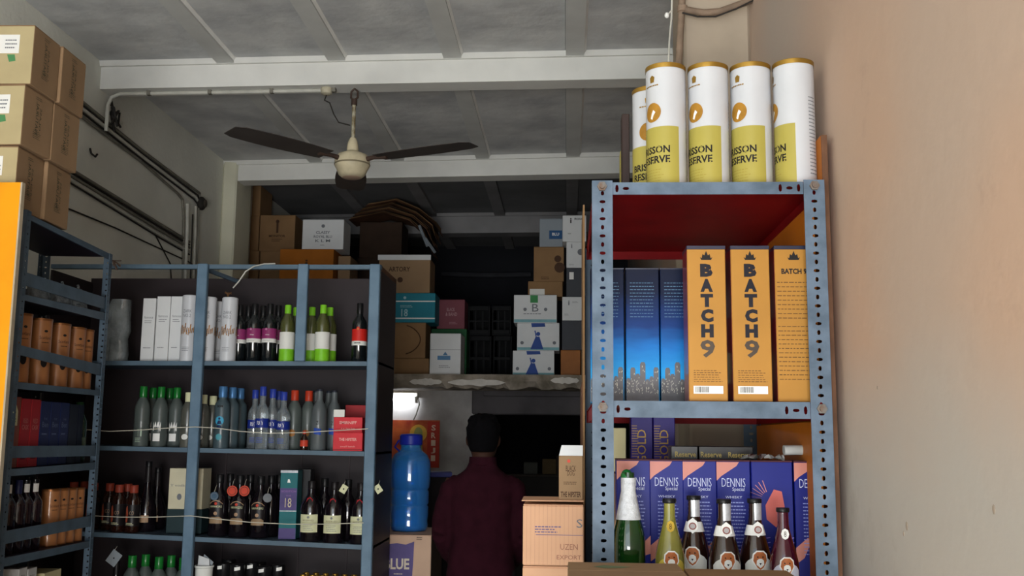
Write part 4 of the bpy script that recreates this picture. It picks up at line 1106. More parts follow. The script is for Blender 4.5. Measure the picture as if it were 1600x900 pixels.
gw = 'purple-label wines on the top shelf'
for px, yo, lb in ((373, .135, 'dark wine with purple and white label, first of the front three'), (396, .09, 'dark wine with purple and white label, middle of the front three'), (420, .09, 'dark wine with purple and white label beside the lime-capped bottles'), (386, .22, 'dark wine half hidden behind the first and middle purple-label wines'), (409, .21, 'dark wine half hidden behind the middle and third purple-label wines'), (433, .2, 'dark wine hidden between purple-label and lime-capped bottles')):
    mput('wine_purple', px, S1, yo, lb, gw, 0, (1, 1, 1.0 + .02 * (yo > .15)))
gl = 'lime-capped wines on the top shelf'
for px, yo, lb in ((448, .075, 'lime-capped white wine nearest the purple-label wines'), (461, .17, 'lime-capped white wine half hidden left of the short post'), (486, .16, 'lime-capped white wine just right of the short post'), (503.5, .07, 'lime-capped white wine at the front right of the short post'), (514, .17, 'lime-capped white wine behind the front one, rightmost')):
    mput('white_lime', px, S1, yo, lb, gl)
gr_ = 'red-label wines on the top shelf'
mput('wine_red', 561, S1, .075, 'dark wine with bright red label standing alone near the right post', gr_)
mput('wine_red', 585, S1, .12, 'dark wine with red label mostly behind the right post', gr_)
# grey plastic cover, far left
cvx = WY(184, 520, MY + .12).x
cv = thing('plastic_cover', 'grey translucent plastic cover draped upright at the left end of the top shelf', 'cover', (cvx, MY + .12, S1(cvx) + .003))
rings = []
for i in range(9):
    z = i * .04; w = .052 + .004 * math.sin(i * 2.1); rings.append((.004 * math.sin(i * 1.7) + z * .02, 0, z, w, .045 + .006 * math.cos(i * 1.3)))
cvm = MB().loft(rings, 22, 3.0)
cvm.v = [(x + .003 * math.sin(x * 260 + z * 30), y + .004 * math.sin(x * 180), z) for x, y, z in cvm.v]
cvm.build('cover_sheet', mat('grey_film', '#8b9396', .25, noise=.2, scale=14, coat=.6, bump=.6, bscale=40), cv, smooth=True)
# row 2
g2 = 'green-capped vodka on the middle shelf'
for px, yo, k, lb in ((221, .055, 'frost_green_plain', 'green-capped frosted bottle with faint green print, leftmost on the shelf'), (249, .075, 'frost_green', 'green-capped frosted bottle with white crown print, left of two'), (274, .13, 'frost_green', 'green-capped frosted bottle with white crown print, right of two'), (236, .20, 'frost_green', 'green-capped frosted bottle behind the first and second'), (262, .22, 'frost_green', 'green-capped frosted bottle behind the second and third')):
    mput(k, px, S2, yo, lb, g2, 10 if yo > .15 else 0)
mput('grey_white', 293, S2, .05, 'smoky bottle with cream cap left of the tall front post', None)
mput('grey_white', 316, S2, .12, 'smoky bottle with cream cap hidden behind the tall front post', None, 0, (1, 1, .97))
mput('grey_white', 331, S2, .19, 'smoky bottle with cream cap just right of the tall front post', None, 0, (1, 1, .96))
g3 = 'steel-blue-capped bottles on the middle shelf'
for px, yo, lb in ((346, .055, 'frosted bottle with cyan disc print and steel-blue cap, front one'), (361, .145, 'steel-blue-capped bottle behind the cyan disc one, nearer of two'), (373, .24, 'steel-blue-capped bottle furthest back in its line')):
    mput('frost_blue', px, S2, yo, lb, g3, -25 if yo > .1 else 0)
g4 = 'blue-capped clear vodka on the middle shelf'
for px, yo, lb, s in ((397, .17, 'blue-capped clear vodka, leftmost and set back', .96), (409, .055, 'blue-capped clear vodka at the front of its cluster', 1), (424.5, .115, 'blue-capped clear vodka just right of the front one', .97), (434, .21, 'blue-capped clear vodka at the rear of the cluster', .95), (442, .05, 'blue-capped clear vodka beside the red-capped bottles', .92)):
    mput('clear_blue', px, S2, yo, lb, g4, 12 if yo > .1 else 0, (1, 1, s))
g5 = 'red-capped frosted bottles on the middle shelf'
mput('frost_red', 459, S2, .12, 'frosted bottle with orange-red cap, left of the pair', g5)
mput('frost_red', 481, S2, .16, 'frosted bottle with orange-red cap, right of the pair', g5)
mput('mini_orange', 476, S2, .03, 'tiny miniature bottle with orange label in front of the frosted bottles')
g6 = 'silver-capped frosted bottles on the middle shelf'
for px, yo, lb in ((498, .07, 'silver-capped frosted bottle with blue print, front left one'), (492, .24, 'silver-capped frosted bottle furthest back left'), (521, .165, 'silver-capped frosted bottle behind the red cartons'), (512, .27, 'silver-capped frosted bottle furthest back right')):
    mput('frost_silver', px, S2, yo, lb, g6)
M_red1 = mat('red_carton', '#d0303a', .55, noise=.08, scale=8)
def rcfn(txt, txt2):
    def f(t, w, h):
        MB().text(txt, w * .6, .014, flat(y=-.0006), cv=h * .55, bold=.02).text(txt2, w * .5, .008, flat(y=-.0006), cv=h * .2).build('lettering', mat('pink_print', '#e8b0a8', .5), t)
        MB().box(-w / 2 + .001, w / 2 - .001, -.0003, 0, h * .06, h * .10).build('seam', mat('dark_red_seam', '#8a1c22', .6), t)
    return f
t_, zt1 = mbox('red_carton', 'bright red small carton at the shelf front, lower of the two', 'carton', 523.5, 569, 676, S2, .015, .12, M_red1, rcfn('THE HIPSTER', 'small batch'), 'red cartons')
t_, zt2 = mbox('red_carton', 'bright red small carton at the shelf front, upper of the two', 'carton', 523.5, 568, 652, S2, .017, .118, M_red1, rcfn('SMIRNIFF', 'triple'), 'red cartons', base=zt1 + .001)
mbox('dark_red_carton', 'darker red carton set back behind the bright red pair', 'carton', 541, 577, 633, S2, .215, .12, mat('dark_red_card', '#9a1c22', .55, noise=.08), rcfn('LITTLE HATH', 'gold'), None)
mbox('folded_card', 'small white folded card between bottle and red cartons', 'card', 523, 540, 640, S2, .0195, .001, M_wlab, None, None, base=zt2 + .001)
# row 3
g7 = 'red-capped amber brandy bottles at the left end of the lower shelf'
for px, yo, lb in ((169, .13, 'red-capped amber bottle nearest the angled rack post'), (184, .06, 'red-capped amber bottle with picture label, front left'), (197, .15, 'red-capped amber bottle set back between the front two'), (207, .065, 'red-capped amber bottle with picture label, front right')):
    mput('amber_squat', px, S3, yo, lb, g7)
mput('tall_dark', 228, S3, .15, 'tall dark brandy bottle with small gold label, taller front one', 'tall dark bottles')
mput('tall_dark', 243, S3, .26, 'tall dark brandy bottle behind, right of the gold-label one', 'tall dark bottles', 0, (1, 1, .9))
t_, zz1 = mbox('dark_teal_box', 'dark teal box under the cream box behind the tall post', 'box', 272, 326, 796, S3, .10, .13, mat('dark_teal', '#22363a', .5, noise=.1), None)
def crfn(t, w, h):
    MB().text('Y vodka', w * .5, .012, flat(x=-.035, y=-.0006), cv=h * .55).disc(.012, -.03, h * .3, flat(y=-.0006), 12, ry=.016).build('lettering', M_ink_grey, t)
mbox('cream_box', 'cream printed box standing on the dark teal box behind the tall post', 'box', 273, 325, 732, S3, .10, .12, mat('cream_card', '#cfc8ac', .6, noise=.05), crfn, None, base=zz1 + .001)
g8 = 'black rum bottles with dark oval labels'
for px, yo, lb in ((341, .10, 'black rum bottle with dark arched label, left of the front three'), (373, .095, 'black rum bottle with dark arched label, middle of the front three'), (405.5, .10, 'black rum bottle with dark arched label, beside the box marked 18')):
    mput('rum', px, S3, yo, lb, g8, 0, (1.05, 1.05, 1))
for px, yo, lb in ((357, .21, 'plain black bottle behind the left and middle rum bottles'), (389, .21, 'plain black bottle behind the middle and right rum bottles'), (422, .21, 'plain black bottle behind the right rum bottle'), (434, .33, 'plain black bottle at the very back beside the box marked 18')):
    mput('rum_plain', px, S3, yo, lb, 'plain black bottles at the back of the lower shelf')
def roundtag(px, py, yo, r, m, lb, txt=True):
    p_ = WY(px, py, MY + yo)
    t = thing('round_neck_tag', lb, 'tag', tuple(p_), 0, 'round neck tags')
    MB().add([(r * math.cos(a * .3927), -.002, r * math.sin(a * .3927)) for a in range(16)] + [(r * math.cos(a * .3927), .0, r * math.sin(a * .3927)) for a in range(16)],
             [tuple(range(16)), tuple(range(31, 15, -1))] + [(i, 16 + i, 16 + (i + 1) % 16, (i + 1) % 16) for i in range(16)]).build('disc', m, t)
    mb = MB()
    for k in range(16):
        a, b = k * .3927, (k + 1) * .3927
        mb.add([(r * q * math.cos(c), -.0025, r * q * math.sin(c)) for q, c in ((.68, a), (.68, b), (.78, b), (.78, a))], [(0, 1, 2, 3)])
    mb.build('ring_print', M_ink_brown if m is M_redtag else M_ink_grey, t)
    MB().tube([(0, .0, r), (0, .012, r + .02), (.0, .03, r + .03)], .001, 5).build('tag_string', M_string, t)
roundtag(363, 767, .045, .026, M_redtag, 'round red neck tag hanging by the middle rum bottle, left')
roundtag(382, 767, .043, .026, M_redtag, 'round red neck tag hanging by the middle rum bottle, right')
roundtag(418, 778, .048, .022, mat('tag_grey', '#6f7276', .5), 'round grey neck tag hanging beside the right rum bottle')
roundtag(335, 775, .048, .021, mat('tag_slate', '#3f5a70', .5), 'round slate-blue neck tag hanging beside the left rum bottle')
def b18(t, w, h):
    f = flat(y=-.0006)
    MB().box(-w / 2 + .0008, w / 2 - .0008, -.0004, 0, h * .42, h * .74).build('violet_band', mat('violet_band', '#54487e', .5), t)
    MB().box(-w / 2 + .0008, w / 2 - .0008, -.0004, 0, .001, h * .16).build('violet_foot', MATS['violet_band'], t)
    MB().text('18', w * .38, .045, f, cv=h * .46).build('numeral', mat('pale_numeral', '#d8c8a8', .4), t)
    MB().text('SCOTCH', w * .85, .009, f, cv=h * .68).text('THE', w * .3, .006, f, cv=h * .62).build('lettering', mat('mauve_print', '#a070b0', .5), t)
    MB().poly([(-.008, h * .82), (.008, h * .82), (.003, h * .87), (-.005, h * .87)], f).build('logo', M_white, t)
    MB().box(-w / 2, w / 2, -.0008, .0, h * .965, h).build('top_band', M_silver, t)
    MB().box(-w / 2 + .0008, w / 2 - .0008, -.0006, 0, h * .40, h * .415).build('silver_rule', M_silver, t)
mbox('teal_whisky_box', 'teal and violet tall box printed with a large 18', 'box', 444.5, 471, 735, S3, .08, .09, mat('teal_box', '#17686e', .45, noise=.1), b18)
mbox('black_tall_box', 'plain black tall box right behind the box marked 18', 'box', 468, 491, 733, S3, .19, .08, M_black)
g9 = 'cream-label whisky bottles'
for px, yo, lb in ((485.5, .052, 'dark whisky bottle with square cream label beside the 18 box'), (521.5, .052, 'dark whisky bottle with square cream label, middle one'), (563, .06, 'dark whisky bottle with cream label partly behind the right post')):
    mput('whisky_white', px, S3, yo, lb, g9, 0, (1.12, 1.12, 1))
for px, yo, lb in ((506, .17, 'plain black bottle between the first and middle cream-label bottles'), (543, .16, 'plain black bottle between the middle and right cream-label bottles'), (583, .24, 'plain black bottle behind the right rack post')):
    mput('rum_plain', px, S3, yo, lb, 'plain black bottles behind the cream labels')
def sqtag(px, py, yo, a, lb, s=.02, m=None):
    p_ = WY(px, py, MY + yo)
    t = thing('card_tag', lb, 'tag', tuple(p_), 0)
    o = MB().cbox(-s * .8, s * .8, -.001, .001, -s, s, .0003).build('card', m or M_cream, t); o.rotation_euler = (0, math.radians(a), 0)
    o = MB().disc(.004, 0, 0, flat(y=-.0014), 8).build('card_print', M_ink, t)
    MB().tube([(0, 0, s), (0.004, .01, s + .015), (0, .03, s + .02)], .001, 5).build('tag_string', M_string, t)
sqtag(537, 764, .05, 30, 'cream card tag tilted beside the middle cream-label bottle')
sqtag(591, 764, .0, -35, 'cream card tag hanging right of the right rack post')
sqtag(178, 872, .02, 35, 'large grey card tag tilted above the bottom shelf at left', .034, M_grey_card)
# row 4 (tops only)
for i, (px, yo) in enumerate(((206, .06), (227, .13), (248, .06), (267, .14), (286, .07))):
    mput('frost_green', px, S4, yo, 'green-capped bottle on the bottom shelf, %s from the left' % ['first', 'second', 'third', 'fourth', 'fifth'][i], 'green-capped bottles on the bottom shelf', 0, (1.1, 1.1, 1.04))
mput('tall_dark', 182, S4, .12, 'dark bottle under the large grey card tag on the bottom shelf', None, 0, (1, 1, .86))
for i, (px, yo) in enumerate(((350, .10), (371, .06), (393, .13), (413, .06), (434, .12), (357, .19), (405, .22))):
    mput('black_cap', px, S4, yo, 'black bottle with wide black cap on the bottom shelf, ' + ['leftmost at front', 'second at front', 'third, set back', 'fourth at front', 'rightmost, set back', 'rear left', 'rear right'][i], 'black-capped bottles on the bottom shelf', (i * 37) % 50 - 25, (1, 1, 1 + .012 * (i % 3)))
for i in range(14):
    r_, c_ = divmod(i, 7); px = 474 + c_ * 15 + r_ * 5
    mput('gold_cap', px, S4, .06 + r_ * .075, 'gold-capped bottle on the bottom shelf, %s of the %s row' % (['first', 'second', 'third', 'fourth', 'fifth', 'sixth', 'last'][c_], ['front', 'rear'][r_]), 'gold-capped bottles on the bottom shelf', 0, (.8, .8, 1.01))
px_ = WY(319, 890, MY + .06)
cup = thing('white_jar', 'white jar stuffed with folded paper just right of the tall post', 'jar', (px_.x, MY + .06, S4(px_.x - .05) + .001))
MB().lathe([(.036, 0), (.040, .02), (.042, .268), (.047, .272), (.047, .28), (.040, .28), (.038, .27)], 20, cap=False).build('body', M_wlab, cup, smooth=True)
MB().hexa([(-.03, -.01, .262), (.03, -.01, .262), (.03, .0, .262), (-.03, .0, .262), (-.035, .012, .325), (.022, .0, .31), (.022, .002, .31), (-.035, .014, .325)]).build('folded_paper', M_white_card, cup)
MB().hexa([(-.028, .01, .262), (.03, .01, .262), (.03, .011, .262), (-.028, .011, .262), (-.01, .02, .33), (.04, .01, .295), (.04, .011, .295), (-.01, .021, .33)]).build('folded_paper', M_grey_card, cup)
# strings stretched along the front of the shelves
def string(pts, lb, yo=-.036, r=.0022):
    P = [WY(a, b, MY + yo) for a, b in pts]
    tag(MB().tube(P, r, 6).build('guard_string', M_string, None, smooth=True), lb, 'string', 'guard strings across the shelves')
string([(130, 671), (170, 674), (220, 672), (260, 669), (305, 667)], 'pale guard string across the middle shelf, left of the tall post')
string([(305, 667), (340, 669), (375, 674), (420, 677), (470, 676), (520, 673), (575, 670)], 'pale guard string sagging across the middle shelf between the posts')
string([(145, 806), (190, 808), (240, 808), (298, 806)], 'pale guard string across the lower shelf, left of the tall post')
string([(298, 806), (340, 811), (390, 816), (450, 819), (510, 819), (568, 817)], 'pale guard string sagging across the lower shelf between the posts')
wp = [WY(a, b, MY + yo) for a, b, yo in ((364, 450, -.034), (373, 440, -.034), (384, 424, -.034), (397, 416, -.034), (412, 412.5, 0), (430, 412, .03))]
tag(MB().tube(wp, .0035, 7).build('white_cable', M_conduit_w, None, smooth=True), 'short white cable looped over the top rail of the blue rack', 'cable')

# ------------------------------------------------------------------ goods on the angled rack
M_L = lr.matrix_basis.copy() if False else (Matrix.Translation(P0) @ Matrix.Rotation(math.atan2(dirL.y, dirL.x), 4, 'Z'))
angL = math.degrees(math.atan2(dirL.y, dirL.x))
def lput(kind, px, py, zf, off, label, group=None, rz=0.0, sc=None, s=None):
    s = s if s is not None else LP(px, py, off)[0]; s = max(.048, min(LL - .048, s))
    w = M_L @ Vector((s, off, max(zf(s - .046), zf(s + .046)) + .0006))
    return place(kind, K[kind], tuple(w), math.radians(angL + rz), label, group, sc)
def lbox(name, label, cat, sa, sb, off, d, h, zf, m, fn=None, group=None, base=None):
    s = (sa + sb) / 2; w = M_L @ Vector((s, off, 0))
    z0 = max(zf(sa), zf(sb)) + .0006 if base is None else base
    t = thing(name, label, cat, (w.x, w.y, z0 + .0), math.radians(angL), group)
    boxpart(t, sb - sa - .003, d, h, m, .0015)
    if fn: fn(t, sb - sa - .003, h)
    return t
go = 'orange whisky tins on the upper shelf of the angled rack'
for i, px in enumerate((27, 60, 90, 115, 146)):
    lput('orange_tin', px, 560, LD_, .075, 'copper-orange whisky tin on the upper shelf, ' + ['nearest the yellow board', 'second from the yellow board', 'middle of five', 'second from the far post', 'next to the far post'][i], go, -38, (1, 1, 1.12))
go = 'orange whisky tins on the lower shelf of the angled rack'
for i, (px, off) in enumerate(((76, .06), (101, .06), (119, .06), (136, .06))):
    lput('orange_tin', px, 815, LH, off, 'copper-orange whisky tin on the lower shelf, ' + ['nearest the white-necked bottles', 'second from the white-necked bottles', 'third along', 'next to the far post'][i], go, -38, (.84, .84, .95), s=(.585, .675, .765, .855)[i])
gn = 'dark wines with white neck labels on the lower shelf of the angled rack'
for i, (px, kd) in enumerate(((10, 'white_neck'), (26, 'navy_neck'), (38, 'white_neck'), (52, 'white_neck'))):
    lput(kd, px, 800, LH, .06, ['dark wine with white neck label at the left edge', 'dark wine with navy neck foil between the white-necked ones', 'dark wine with white neck label right of the navy-necked one', 'dark wine with white neck label nearest the orange tins'][i], gn, -35, (.9, .9, .93))
for i, px in enumerate((112, 128, 144)):
    mput('amber_squat', px, S3, (.11, .19, .11)[i], 'red-capped bottle glimpsed past the orange tins, ' + ['leftmost of three', 'middle of three', 'rightmost, by the far rack post'][i], 'red-capped bottles behind the tins')
# boxes on the shelf between
lbox('pale_card_sheet', 'pale grey card sheet standing behind the upper orange tins', 'card', .18, .80, .255, .004, .29, LD_, M_grey_card)
def sfrom(px, py=680, off=.03): return LP(px, py, off)[0]
def agedfn(t, w, h):
    MB().poly([(-.028, .16), (.028, .16), (.028, .215), (0, .25), (-.028, .215)], flat(y=-.0006)).build('cream_label', M_cream, t)
    MB().disc(.01, 0, .21, flat(y=-.001), 10).lines(.04, .17, .19, 2, flat(y=-.001)).build('label_print', M_ink_g, t)
s0 = sfrom(10); s1 = sfrom(30)
lbox('copper_gift_box', 'copper-brown gift box with cream house-shaped label near the yellow board', 'box', s0, s1, .03, .08, .27, LF, mat('copper_box', '#8a4a38', .4, noise=.1), agedfn)
def redfn2(t, w, h):
    MB().text('RED', w * .5, .018, flat(y=-.0006), cv=.17).text('CASK', w * .7, .018, flat(y=-.0006), cv=.145).build('lettering', mat('pink_letter', '#d89088', .5), t)
    MB().box(-w * .25, w * .25, -.0005, 0, .03, .075).build('dark_panel', mat('deep_red', '#6a1420', .5), t)
def navfn(t, w, h):
    MB().text('THE', w * .35, .008, flat(y=-.0006), cv=.185).text('Ben', w * .6, .022, flat(y=-.0006), cv=.155).lines(w * .6, .12, .135, 1, flat(y=-.0006)).build('lettering', mat('grey_blue_print', '#7a86a8', .5), t)
sx = s1 + .004
for i in range(2):
    e_ = sfrom([46, 61][i]); lbox('red_gift_box', ['scarlet whisky box beside the copper-brown one', 'scarlet whisky box beside the navy ones'][i], 'box', sx, e_, .03, .08, .265, LF, mat('scarlet_box', '#a8222c', .45, noise=.06), redfn2, 'scarlet boxes on the angled rack'); sx = e_ + .002
for i in range(5):
    e_ = min(.805, sfrom([77, 92, 106, 120, 138][i])); lbox('navy_gift_box', ['navy whisky box beside the scarlet boxes', 'navy whisky box, second from the scarlet boxes', 'navy whisky box, third from the scarlet boxes', 'plain dark navy box, fourth from the scarlet boxes', 'plain dark navy box next to the green bottle'][i], 'box', sx, e_, .03, .08, .26 - .004 * (i > 2), LF, mat('navy_box', '#202a58', .45, noise=.1) if i < 3 else mat('dark_navy_box', '#14182a', .45, noise=.1), navfn if i < 3 else None, 'navy boxes on the angled rack'); sx = e_ + .002
K['green_dark'] = ('spirit_bottle', 'bottle', bottle(P_vod, glass('glass_bottle_green', '#24362a'), (.243, .29, .0175, M_ink_g), [('label', .0384, .03, .12, 120, mat('dull_label', '#5a6a5c', .6))]))
lput('green_dark', 151, 660, LF, .07, 'dark green bottle at the far end beside the navy boxes', None, -30, (.95, .95, .93))
# small pale items behind the bars on the second shelf from the top
for i, (a, b, c) in enumerate(((78, 93, .10), (112, 128, .115), (136, 152, .12))):
    sa, sb = sfrom(a, 475), sfrom(b, 475)
    t = thing('clear_pack', ['clear plastic pack nearest the yellow board behind the upper bar', 'clear plastic pack, middle of three behind the upper bar', 'clear plastic pack nearest the far post behind the upper bar'][i], 'pack', tuple(M_L @ Vector(((sa + sb) / 2, .10, LB((sa + sb) / 2)))), math.radians(angL), 'clear packs on the second shelf')
    MB().loft([(0, 0, 0, .05, .04), (0, 0, .02, .056, .045), (.004, .004, .05, .05, .042), (-.004, .002, .075, .045, .036), (0, .0, c * .85, .02, .018)], 14).build('wrap', mat('cloudy_film', '#a9b2b8', .25, noise=.25, scale=30, trans=.3, bump=.5), t, smooth=True)
    MB().tube([(0, 0, c * .82), (.004, 0, c * .95), (-.003, 0, c)], .006, 6).build('twist', MATS['cloudy_film'], t)
# bottom: pale boxes
for i, (a, b, yt, m) in enumerate(((30, 43, 888, M_white_card), (44, 58, 888, M_white_card), (70, 96, 893, M_kraft_pale))):
    sa, sb = sfrom(a, 890), sfrom(b, 890); h = LP((a + b) / 2, yt, .03)[1] - LJ((sa + sb) / 2)
    lbox('pale_box', ['pale grey box nearest the yellow board on the bottom shelf', 'pale grey box, second on the bottom shelf', 'long pale tan box at the far end of the bottom shelf'][i], 'box', sa, sb, .03, .15, h, LJ, m, lambda t, w, h: MB().text('DRY', w * .5, .014, flat(y=-.0006), cv=h - .04).build('lettering', M_ink_grey, t))
# cartons on top of the angled rack
cX = WY(38, 115, 3.66).x; y0_, ym, y1_ = 3.66, 3.878, 4.09
hh = .238
def cfn(front):
    def f(t):
        w, d, h = t['w'], t['d'], hh
        if front:
            MB().box(w / 2 - .17, w / 2 - .055, -.0012, 0, h - .115, h - .04).build('address_label', M_white, t)
            MB().lines(.05, h - .10, h - .055, 3, flat(x=w / 2 - .085, y=-.0016), th=.35).build('label_print', M_ink_grey, t)
            MB().poly([(w / 2 - .09, h - .15), (w / 2 - .065, h - .145), (w / 2 - .07, h - .12), (w / 2 - .10, h - .12)], flat(y=-.0008)).build('green_mark', mat('mark_green', '#4f8a58', .6), t)
        s_ = lambda u, v: (w / 2 + .0008, d / 2 + u, v)
        mb = MB()
        mb.text('NATURAL', .13, .020, lambda u, v: (w / 2 + .0008, d / 2 - .018 + v, .135 + u)).text('GLASS', .09, .013, lambda u, v: (w / 2 + .0008, d / 2 + .010 + v, .135 + u))
        mb.lines(.06, .05, .085, 5, s_).lines(.05, .205, .22, 2, s_)
        mb.build('green_print', M_ink_dg, t)
    return f
tz = max(TT(0), TT(LL * .5)) + .010
nm = [['lowest front', 'lowest rear'], ['middle front', 'middle rear'], ['topmost front', 'topmost rear']]
for r_ in range(3):
    for c_ in range(2):
        d = .212; w = .30
        t = thing('brown_carton', 'brown carton with green print atop the angled rack, %s of the pile' % nm[r_][c_], 'carton', (cX - w / 2 + [-.004, .008, .024][r_] + .004 * c_, (y0_, ym)[c_] + .002, tz + r_ * (hh + .003)), math.radians([2.5, -1, 1.5][r_]), 'cartons atop the angled rack')
        t['w'] = w; t['d'] = d
        boxpart(t, w, d, hh - .003, M_kraft_lit if False else M_kraft, .003); flaps(t, w, d, hh - .003, M_kraft)
        if c_ == 0: MB().box(-w / 2 + .001, w / 2 - .001, -.0006, 0, .002, hh - .006).build('lit_front_sheet', M_kraft_lit, t)  # added sheet: its paler colour stands for daylight on the front
        cfn(c_ == 0)(t)
        del t['w']; del t['d']
# ------------------------------------------------------------------ loft goods
def lft(name, label, x0, x1, yt, Y, d, m, base=None, yb=None, fn=None, cat='carton', group=None, tape=False, rz=0):
    ym_ = yt + 20
    a = WY(x0, ym_, Y).x; b = WY(x1, ym_, Y).x
    z0 = (lz + .001) if base is None else base + .001
    if yb is not None: z0 = WY((x0 + x1) / 2, yb, Y).z
    h = WY((x0 + x1) / 2, yt, Y).z - z0
    t = thing(name, label, cat, ((a + b) / 2, Y, z0), math.radians(rz), group)
    boxpart(t, b - a, d, h - .003, m, .003); flaps(t, b - a, d, h - .003, m)
    if tape: MB().box(-.02, .02, -.0008, .0, h * .72, h - .003).build('tape', M_tape, t)
    if fn: fn(t, b - a, h)
    return z0 + h
f_ = lambda: flat(y=-.0012)
def T(lines_, m):
    def f(t, w, h):
        mb = MB()
        for (s, ww, hh_, cu, cv) in lines_:
            if s == '#': mb.lines(ww * w, cv * h - hh_ * h / 2, cv * h + hh_ * h / 2, 2, f_(), cu=cu * w)
            elif s == 'o': MB().disc(hh_ * h / 2, cu * w, cv * h, f_(), 12).build('printed_emblem', m, t)
            else: mb.text(s, ww * w, hh_ * h, f_(), cu=cu * w, cv=cv * h, bold=.02)
        if mb.v: mb.build('printing', m, t)
    return f
# left end: stacks rise from the loft floor
gk = 'kraft cartons stacked at the left end of the loft'
z = lft('kraft_carton', 'kraft carton at the foot of the loft stack by the column', 389, 404, 480, 8.35, .35, M_kraft_d, group=gk)
z = lft('kraft_carton', 'kraft carton second from the bottom beside the column', 389, 404, 392, 8.35, .35, M_kraft_d, base=z, group=gk)
z = lft('kraft_carton', 'kraft carton third from the bottom beside the column', 389, 404.5, 337, 8.35, .35, M_kraft_d, base=z, group=gk)
z = lft('kraft_carton', 'kraft carton topmost beside the column, touching the ceiling shadow', 389, 407, 290, 8.36, .34, M_kraft_d, base=z, group=gk)
z = lft('kraft_carton', 'kraft carton at the foot of the second loft stack', 406, 462, 480, 8.35, .35, M_kraft_d, group=gk)
z = lft('kraft_carton', 'kraft carton under the one with the tower emblem', 406, 462, 392, 8.35, .35, M_kraft_d, base=z, group=gk)
z = lft('kraft_carton', 'kraft carton with tower emblem left of the white box', 406, 461, 336, 8.36, .34, M_kraft_d, base=z, group=gk, fn=T([('I', .06, .3, 0, .5), ('MONITOR', .46, .07, 0, .38), ('#', .3, .1, 0, .3), ('o', 1, .1, 0, .82)], M_ink_brown))
z = lft('orange_carton', 'kraft-orange carton at the foot of the orange stack', 440, 520, 480, 7.98, .3, M_orange_card, group='orange cartons on the loft')
z = lft('orange_carton', 'kraft-orange carton, middle of the orange stack', 439, 520, 437, 7.98, .3, M_orange_card, base=z, group='orange cartons on the loft')
zo = lft('orange_carton', 'orange carton directly under the white box behind the top rail', 437, 521, 389, 7.98, .3, M_orange_card, base=z, group='orange cartons on the loft', fn=T([('i', .05, .3, 0, .35)], M_ink_brown))
lft('white_box', 'white printed box standing on the orange cartons', 472.5, 537, 343, 8.0, .26, M_white_card, base=zo, fn=T([('CLASSY', .34, .09, 0, .52), ('ROYAL BLU', .44, .09, 0, .38), ('K L M', .36, .09, 0, .24), ('o', 1, .12, 0, .78), ('#', .12, .05, 0, .14)], M_ink_grey), cat='box')
z = lft('small_brown_carton', 'brown carton low beside the orange stack', 528, 548, 470, 8.1, .3, M_kraft_d)
z = lft('small_brown_carton', 'small brown carton on end beside the orange stack', 528, 547, 400, 8.1, .3, M_kraft, base=z)
# dark cartons behind carrying the flattened sheets
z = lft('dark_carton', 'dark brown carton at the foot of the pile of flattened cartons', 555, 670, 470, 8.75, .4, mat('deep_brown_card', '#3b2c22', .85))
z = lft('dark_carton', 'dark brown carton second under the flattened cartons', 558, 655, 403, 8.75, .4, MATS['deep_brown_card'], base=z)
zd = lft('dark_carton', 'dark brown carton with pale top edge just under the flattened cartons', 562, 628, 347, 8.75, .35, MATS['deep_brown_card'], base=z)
fl = thing('flattened_cartons', 'sagging pile of flattened brown cartons slumping to the right on the loft', 'cardboard', tuple(WY(600, 345, 8.7)))
random.seed(12)
base = fl.location.copy()
for i in range(11):
    pts = [(545 + i * 3, 340 - i * 2.4 + 4), (600 + i * 2, 334 - i * 2.2), (640 + i * 1.5, 345 - i * 1.8), (660 + i * 2.2, 366 - i * 1.4 - 3), (676 + i * .9 - 3 * (i % 3), 398 - i * 4.2)]
    P = [WY(a, b, 8.7 + random.uniform(-.05, .05)) - base for a, b in pts]
    V = []; 
    for q in P: V += [(q.x, -.02 + random.uniform(-.03, .03), q.z), (q.x, .33, q.z + .01), (q.x + .003, .33, q.z + .016), (q.x + .003, q.y - .02, q.z + .006)]
    Fc = [(0, 1, 2, 3), (16, 19, 18, 17)]
    for k in range(4):
        for j in range(4): Fc.append((k * 4 + j, k * 4 + (j + 1) % 4, k * 4 + 4 + (j + 1) % 4, k * 4 + 4 + j))
    MB().add(V, Fc).build('sheet', [M_brown_edge, M_kraft_d, MATS['deep_brown_card']][i % 3], fl)
for (a, b, c, e) in ((655, 352, 668, 385), (664, 372, 680, 395)):
    P = [WY(a, b, 8.62) - base, WY(c, e, 8.62) - base]
    MB().tube([P[0], P[1]], .012, 4).build('torn_label', M_grey_card, fl)
# stack next to the rack side
z = lft('flat_brown_carton', 'low brown carton on the loft edge behind the rack side', 600, 670, 560, 8.0, .3, M_kraft_d)
z = lft('heart_carton', 'brown carton with a big curved line print', 598, 665, 504, 8.0, .3, M_kraft_d, base=z, fn=lambda t, w, h: MB().tube([(w * (.05 + .33 * math.sin(a)), -.001, h * (.52 - .4 * math.cos(a) + .04 * math.sin(2 * a))) for a in [i * .26 for i in range(13)]], .004, 5).build('curved_line', M_ink_brown, t))
z = lft('teal_carton', 'teal carton printed 18 on the loft edge', 612, 680, 458, 8.0, .3, M_teal, base=z, fn=lambda t, w, h: (T([('18', .15, .26, -.2, .2), ('o', 1, .1, -.2, .84), ('#', .3, .1, -.15, .55)], mat('pale_cyan', '#a8cfd8', .5))(t, w, h), MB().box(-w / 2, w / 2, -.001, 0, h * .7, h * .74).box(-w / 2, w / 2, -.001, 0, h * .12, h * .16).build('white_rule', M_white, t)))
